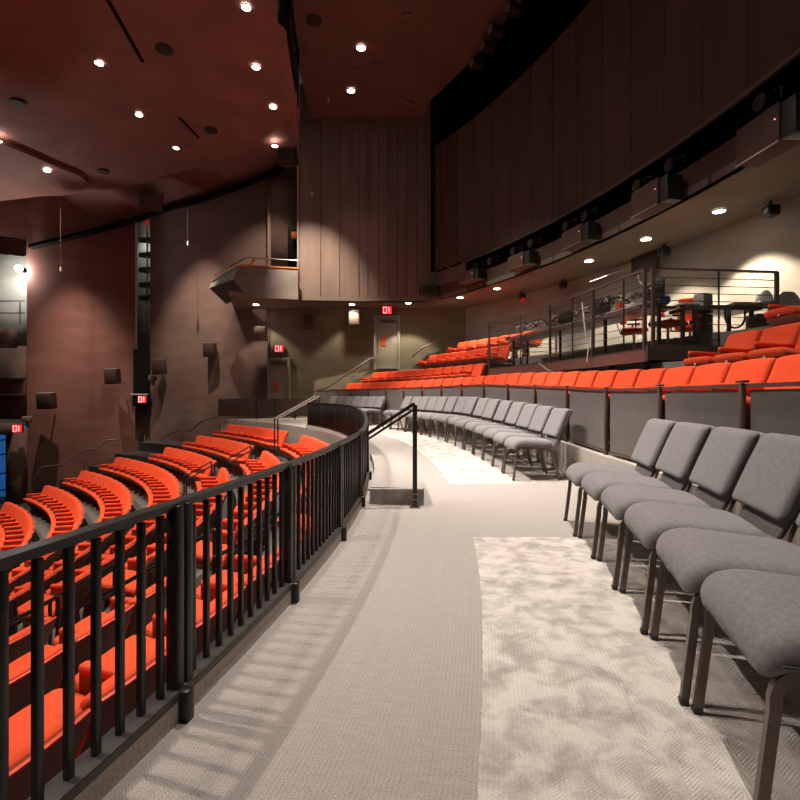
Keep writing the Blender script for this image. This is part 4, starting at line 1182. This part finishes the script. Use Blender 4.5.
for (u, v, w, h, nm) in [(768, 136, .75, .52, 'largest'), (652, 199, .75, .48, 'second'), (577, 238, .75, .42, 'third'), (520, 262, .75, .38, 'fourth'), (470, 277, .8, .34, 'fifth')]:
    fbox(u, v, w, h, 'brown box with black lamp hanging in the trough, %s from the right' % nm if nm != 'largest' else 'brown box with black lamp hanging in the trough, nearest the right edge', r_y(u, 23.75))
i = 0
for t in (2.2, 5.0, 9.8, 12.0, 16.2, 18.0, 21.6, 23.6, 26.4, 28.2):
    fixture(t, 5.33, '%s black stage light from the right in the trough of the upper wall' % ORD[i], r=24.15, s=.85); i += 1
o = tag(empty('stage_light', at(429, 290.5, 18.3), 0), 'black lamp bracket unit at the far end of the upper wall', 'stage light', 'lamp unit at the end of the trough')
bm = bmesh.new(); box(bm, (0, 0, 0), (.75, .3, .34), .03); box(bm, (-.25, -.16, -.04), (.2, .1, .3), .03); box(bm, (.22, -.16, -.04), (.2, .1, .3), .03); new_obj('lamp_unit', bm, M['plastic'], o)
bm = bmesh.new(); box(bm, (.0, .15, .2), (.5, .1, .1), .01); new_obj('bracket', bm, M['railbrown'], o)
# catwalk lamps in the dark gap at the top
for k, (u, v) in enumerate([(514, 9), (496, 31), (488, 47), (477, 64)]):
    y = 500 * 9.9 / (396 - v); x = (u - 400) / 500 * y
    c = Vector((x, y, 10.95)); o = empty('catwalk_light', c, R(200), '%s dark stage light from the top in the black ceiling gap' % ORD[k], 'stage light', 'stage lights in the black ceiling gap')
    bm = bmesh.new(); cyl(bm, (0, 0, 0), .16, .36, 16, 'x'); new_obj('barrel', bm, M['plastic'], o)
    bm = bmesh.new(); cyl(bm, (.185, 0, 0), .12, .02, 16, 'x'); new_obj('lens', bm, M['steel'], o)
    bm = bmesh.new(); tube(bm, [(0, -.2, 0), (0, -.2, .25), (0, .2, .25), (0, .2, 0)], .02, flat=(.04, .012)); new_obj('yoke', bm, M['speakertan'], o)
# lamps in the slot by the cloud's corner
for k, (u, v) in enumerate([(288, 47), (284, 20)]):
    y = 500 * 9.3 / (396 - v); x = (u - 400) / 500 * y
    o = empty('slot_light', (x, y, 10.35), R(70), ['pale faced stage light in the slot at the corner of the red ceiling', 'dark stage light in the ceiling slot near the top of the picture'][k], 'stage light')
    bm = bmesh.new(); cyl(bm, (0, 0, 0), .12, .34, 16, 'x'); new_obj('barrel', bm, M['plastic'], o)
    bm = bmesh.new(); cyl(bm, (-.18, 0, -.02), .1, .02, 16, 'x'); new_obj('lens', bm, M['ledge'] if k == 0 else M['grille'], o)
    bm = bmesh.new(); tube(bm, [(0, -.15, 0), (0, -.15, .2), (0, .15, .2), (0, .15, 0)], .02, flat=(.03, .01)); new_obj('yoke', bm, M['railbrown'], o)

# lighting ladder in the wall slot
o = empty('lighting_ladder', v3(147, 330, 22.35), 0, 'upright ladder of black stage lights in the pale slot between the curved walls', 'lighting ladder')
c = o.location
for s in (-.0, .24):
    bm = bmesh.new(); tube(bm, [Vector(v3(147, 326, 22.35)) - c + Vector((s, 0, 0)), Vector(v3(147, 212, 22.35)) - c + Vector((s, 0, 0))], .025, 8); new_obj('rail', bm, M['rail'], o)
for v in (240, 255, 270, 285, 298):
    b = Vector(v3(144.5, v, 22.2)) - c
    bm = bmesh.new(); cyl(bm, b, .11, .42, 14, 'x', r2=.15); f = new_obj('lamp', bm, M['plastic'], o)
    bm = bmesh.new(); tube(bm, [b, b + Vector((.2, .1, .12)), b + Vector((.3, .1, .1))], .02, 6); new_obj('clamp', bm, M['rail'], f)
bm = bmesh.new(); tube(bm, [Vector(v3(147.5 + random.uniform(-.7, .7), 222 + i * 5, 22.1)) - c for i in range(21)], .02, 5); new_obj('cable', bm, M['cable'], o)
bm = bmesh.new(); cyl(bm, Vector(v3(147, 222, 22.0)) - c, .09, .1, 12, 'y'); new_obj('red_lamp', bm, M['redlamp'], o)
# small pale box at the wall foot of each slot
for (u, v, y, lab) in ((152.5, 378, 21.4, 'small pale bracket box at the edge of the second curved wall'), (27, 419, 19.7, 'small pale bracket box at the left edge of the first curved wall')):
    bm = bmesh.new(); box(bm, (0, 0, 0), (.24, .3, .22), .03); box(bm, (.02, .02, -.2), (.12, .12, .25), .02); tag(new_obj('bracket_box', bm, M['speakertan'], loc=v3(u, v, y)), lab, 'bracket')

# wall loudspeakers
def wall_speaker(u, v, y, w, h, label, m='speaker', d=.36, tilt=.12):
    o = empty('wall_speaker', v3(u, v, y), 0, label, 'loudspeaker', 'loudspeakers on the house walls')
    bm = bmesh.new(); box(bm, (0, 0, 0), (w, d, h), .012, rot=('X', tilt)); new_obj('cabinet', bm, M[m], o)
    bm = bmesh.new(); box(bm, (0, -d / 2 - .005, -.02), (w - .05, .012, h - .06), .004, rot=('X', tilt)); new_obj('grille', bm, M[m], o)
    bm = bmesh.new(); box(bm, (0, -.02, h / 2 + .02), (w + .02, d * .8, .018), .004, rot=('X', tilt)); new_obj('top_bracket', bm, M['steel'], o)
    bm = bmesh.new(); tube(bm, [(0, d / 2 - .05, 0), (0, d / 2 + .3, .03)], .03, 8); new_obj('mounting_arm', bm, M['rail'], o)
wall_speaker(46.5, 401, 20.0, .58, .62, 'dark speaker low on the first curved wall near its left edge')
wall_speaker(112.5, 376.5, 20.9, .52, .60, 'dark speaker on the first curved wall, right one')
wall_speaker(159, 367, 21.2, .48, .62, 'dark speaker at the left edge of the second curved wall')
wall_speaker(210, 350, 20.6, .46, .56, 'dark speaker on the second curved wall left of the lit door')
wall_speaker(261, 334, 19.6, .44, .56, 'tan speaker under the balcony box, above the exit sign', 'speakertan')
wall_speaker(309, 322, 19.6, .36, .60, 'dark speaker under the soffit left of the lit olive wall patch')
wall_speaker(354.5, 318, 19.75, .42, .55, 'tan speaker high on the olive wall left of the upper exit sign', 'speakertan')
def hang_box(u, v, y, s, label, rz, m='speaker'):
    o = empty('hanging_speaker', v3(u, v, y), rz, label, 'loudspeaker')
    bm = bmesh.new(); box(bm, (0, 0, 0), s, .02, rot=('X', .35)); new_obj('cabinet', bm, M[m], o)
    bm = bmesh.new(); box(bm, (0, -s[1] / 2 - .01, 0), (s[0] - .08, .02, s[2] - .08), .01, rot=('X', .35)); new_obj('grille', bm, M[m], o)
    bm = bmesh.new(); tube(bm, [(-s[0] / 2 - .02, 0, 0), (-s[0] / 2 - .02, 0, s[2] * .7), (s[0] / 2 + .02, 0, s[2] * .7), (s[0] / 2 + .02, 0, 0)], .02, flat=(.04, .015)); new_obj('yoke', bm, M['rail'], o)
hang_box(151, 203, 20.3, (.85, .5, .6), 'dark loudspeaker box hanging where the ceiling meets the first curved wall', .4)
hang_box(10, 246, 18.6, (.9, .55, .6), 'dark loudspeaker box hanging at the far left below the ceiling', .5)
hang_box(288, 158, 17.6, (.55, .5, .5), 'black loudspeaker box beside the pale edge of the boarded wall', -.3, 'grille')
hang_box(405, 95, 17.4, (.62, .45, .5), 'tan loudspeaker box under the dark ceiling above the boarded wall', .5, 'speakertan')
# black spot heads on the back wall near the soffit
for k, (u, v) in enumerate([(771, 211), (664, 247), (563, 274), (522, 285)]):
    y = r_y(u, 25.6); c = Vector(v3(u, v, y)); c.z = min(c.z, SOF - .18)
    o = empty('wall_spot', c, 0, '%s small black spot head from the right below the soffit' % ORD[k], 'spotlight', 'small spot heads below the soffit')
    bm = bmesh.new(); roundbox(bm, (.11, .11, .1), .04, (2, 2, 2)); new_obj('head', bm, M['plastic'], o)
    bm = bmesh.new(); tube(bm, [(0, 0, .05), (0, 0, .19)], .02, 6); new_obj('stem', bm, M['plastic'], o)
    if k == 3:
        bm = bmesh.new(); cyl(bm, (0, -.1, -.12), .06, .1, 14, 'y'); p = new_obj('red_lens', bm, M['redlamp'], o); p['label'] = 'red lens'
# screen rolled on the back wall above the platform
c = v3(618, 262, 12.4)
bm = bmesh.new(); a_, b_ = at(591, 282, 13.2), at(624, 270, 12.2); tube(bm, [a_ - a_, b_ - a_], .03, 8); tag(new_obj('light_bar', bm, M['speakertan'], loc=a_), 'pale slanting bar hanging over the sound platform', 'bar')
bm = bmesh.new(); q0 = r_y(645, 25.8); box(bm, (0, 0, 0), (.1, .9, .55), .02); ob = tag(new_obj('wall_cabinet', bm, M['speaker'], loc=v3(645, 261, q0)), 'dark box on the back wall behind the platform corner', 'cabinet'); ob.rotation_euler.z = R(14)

# thin wires hanging from the ceiling
def wire(u, v0, v1, y, label):
    a = Vector(v3(u, v1, y)); b = Vector(v3(u, v0, y))
    o = empty('hanging_wire', a, 0, label, 'wire')
    bm = bmesh.new(); tube(bm, [(0, 0, .05), b - a], .005, 5); new_obj('wire', bm, M['speaker'], o)
    bm = bmesh.new(); cyl(bm, (0, 0, 0), .03, .16, 8); new_obj('weight', bm, M['ledge'], o)
wire(187.5, 185, 243, 19.5, 'thin wire with small weight hanging before the second curved wall')
wire(312, 112, 194, 17.8, 'thin wire with small weight hanging before the boarded wall')
wire(60.5, 205, 269, 19.0, 'thin wire with small weight hanging before the first curved wall')
wire(328.5, 78, 100, 17.0, 'short thin wire hanging from the dark right-hand ceiling')

# gallery rail far left
o = empty('gallery_rail', v3(10, 322, 19.6), 0, 'pale double rail of the lit gallery at the far left', 'railing')
c = o.location
bm = bmesh.new()
for v in (301, 313): tube(bm, [Vector(v3(-30, v, 19.6)) - c, Vector(v3(25, v, 19.6)) - c], .022, 6)
new_obj('rails', bm, M['railbrown'], o)
bm = bmesh.new(); tube(bm, [Vector(v3(20, 301, 19.6)) - c, Vector(v3(20, 324, 19.6)) - c], .022, 6); new_obj('post', bm, M['railbrown'], o)

# ------------------------------------------------------------------ world, camera, view
w = bpy.data.worlds.new('house_ambience'); S.world = w; w.use_nodes = True
bg = w.node_tree.nodes['Background']; bg.inputs[0].default_value = (1, .72, .60, 1); bg.inputs[1].default_value = .03
cam = bpy.data.cameras.new('camera'); co = bpy.data.objects.new('camera', cam); C.objects.link(co)
co.location = (0, 0, 1.05); co.rotation_euler = (PI / 2, 0, 0)
cam.sensor_width = 36; cam.sensor_fit = 'HORIZONTAL'; cam.lens = 22.5; cam.shift_y = -.005; cam.clip_start = .05; cam.clip_end = 200
S.camera = co
S.view_settings.view_transform = 'Standard'; S.view_settings.look = 'None'; S.view_settings.exposure = 0.4; S.view_settings.gamma = 1
try: S.view_settings.use_curve_mapping = False
except Exception: pass
try:
    S.cycles.use_denoising = True
except Exception: pass
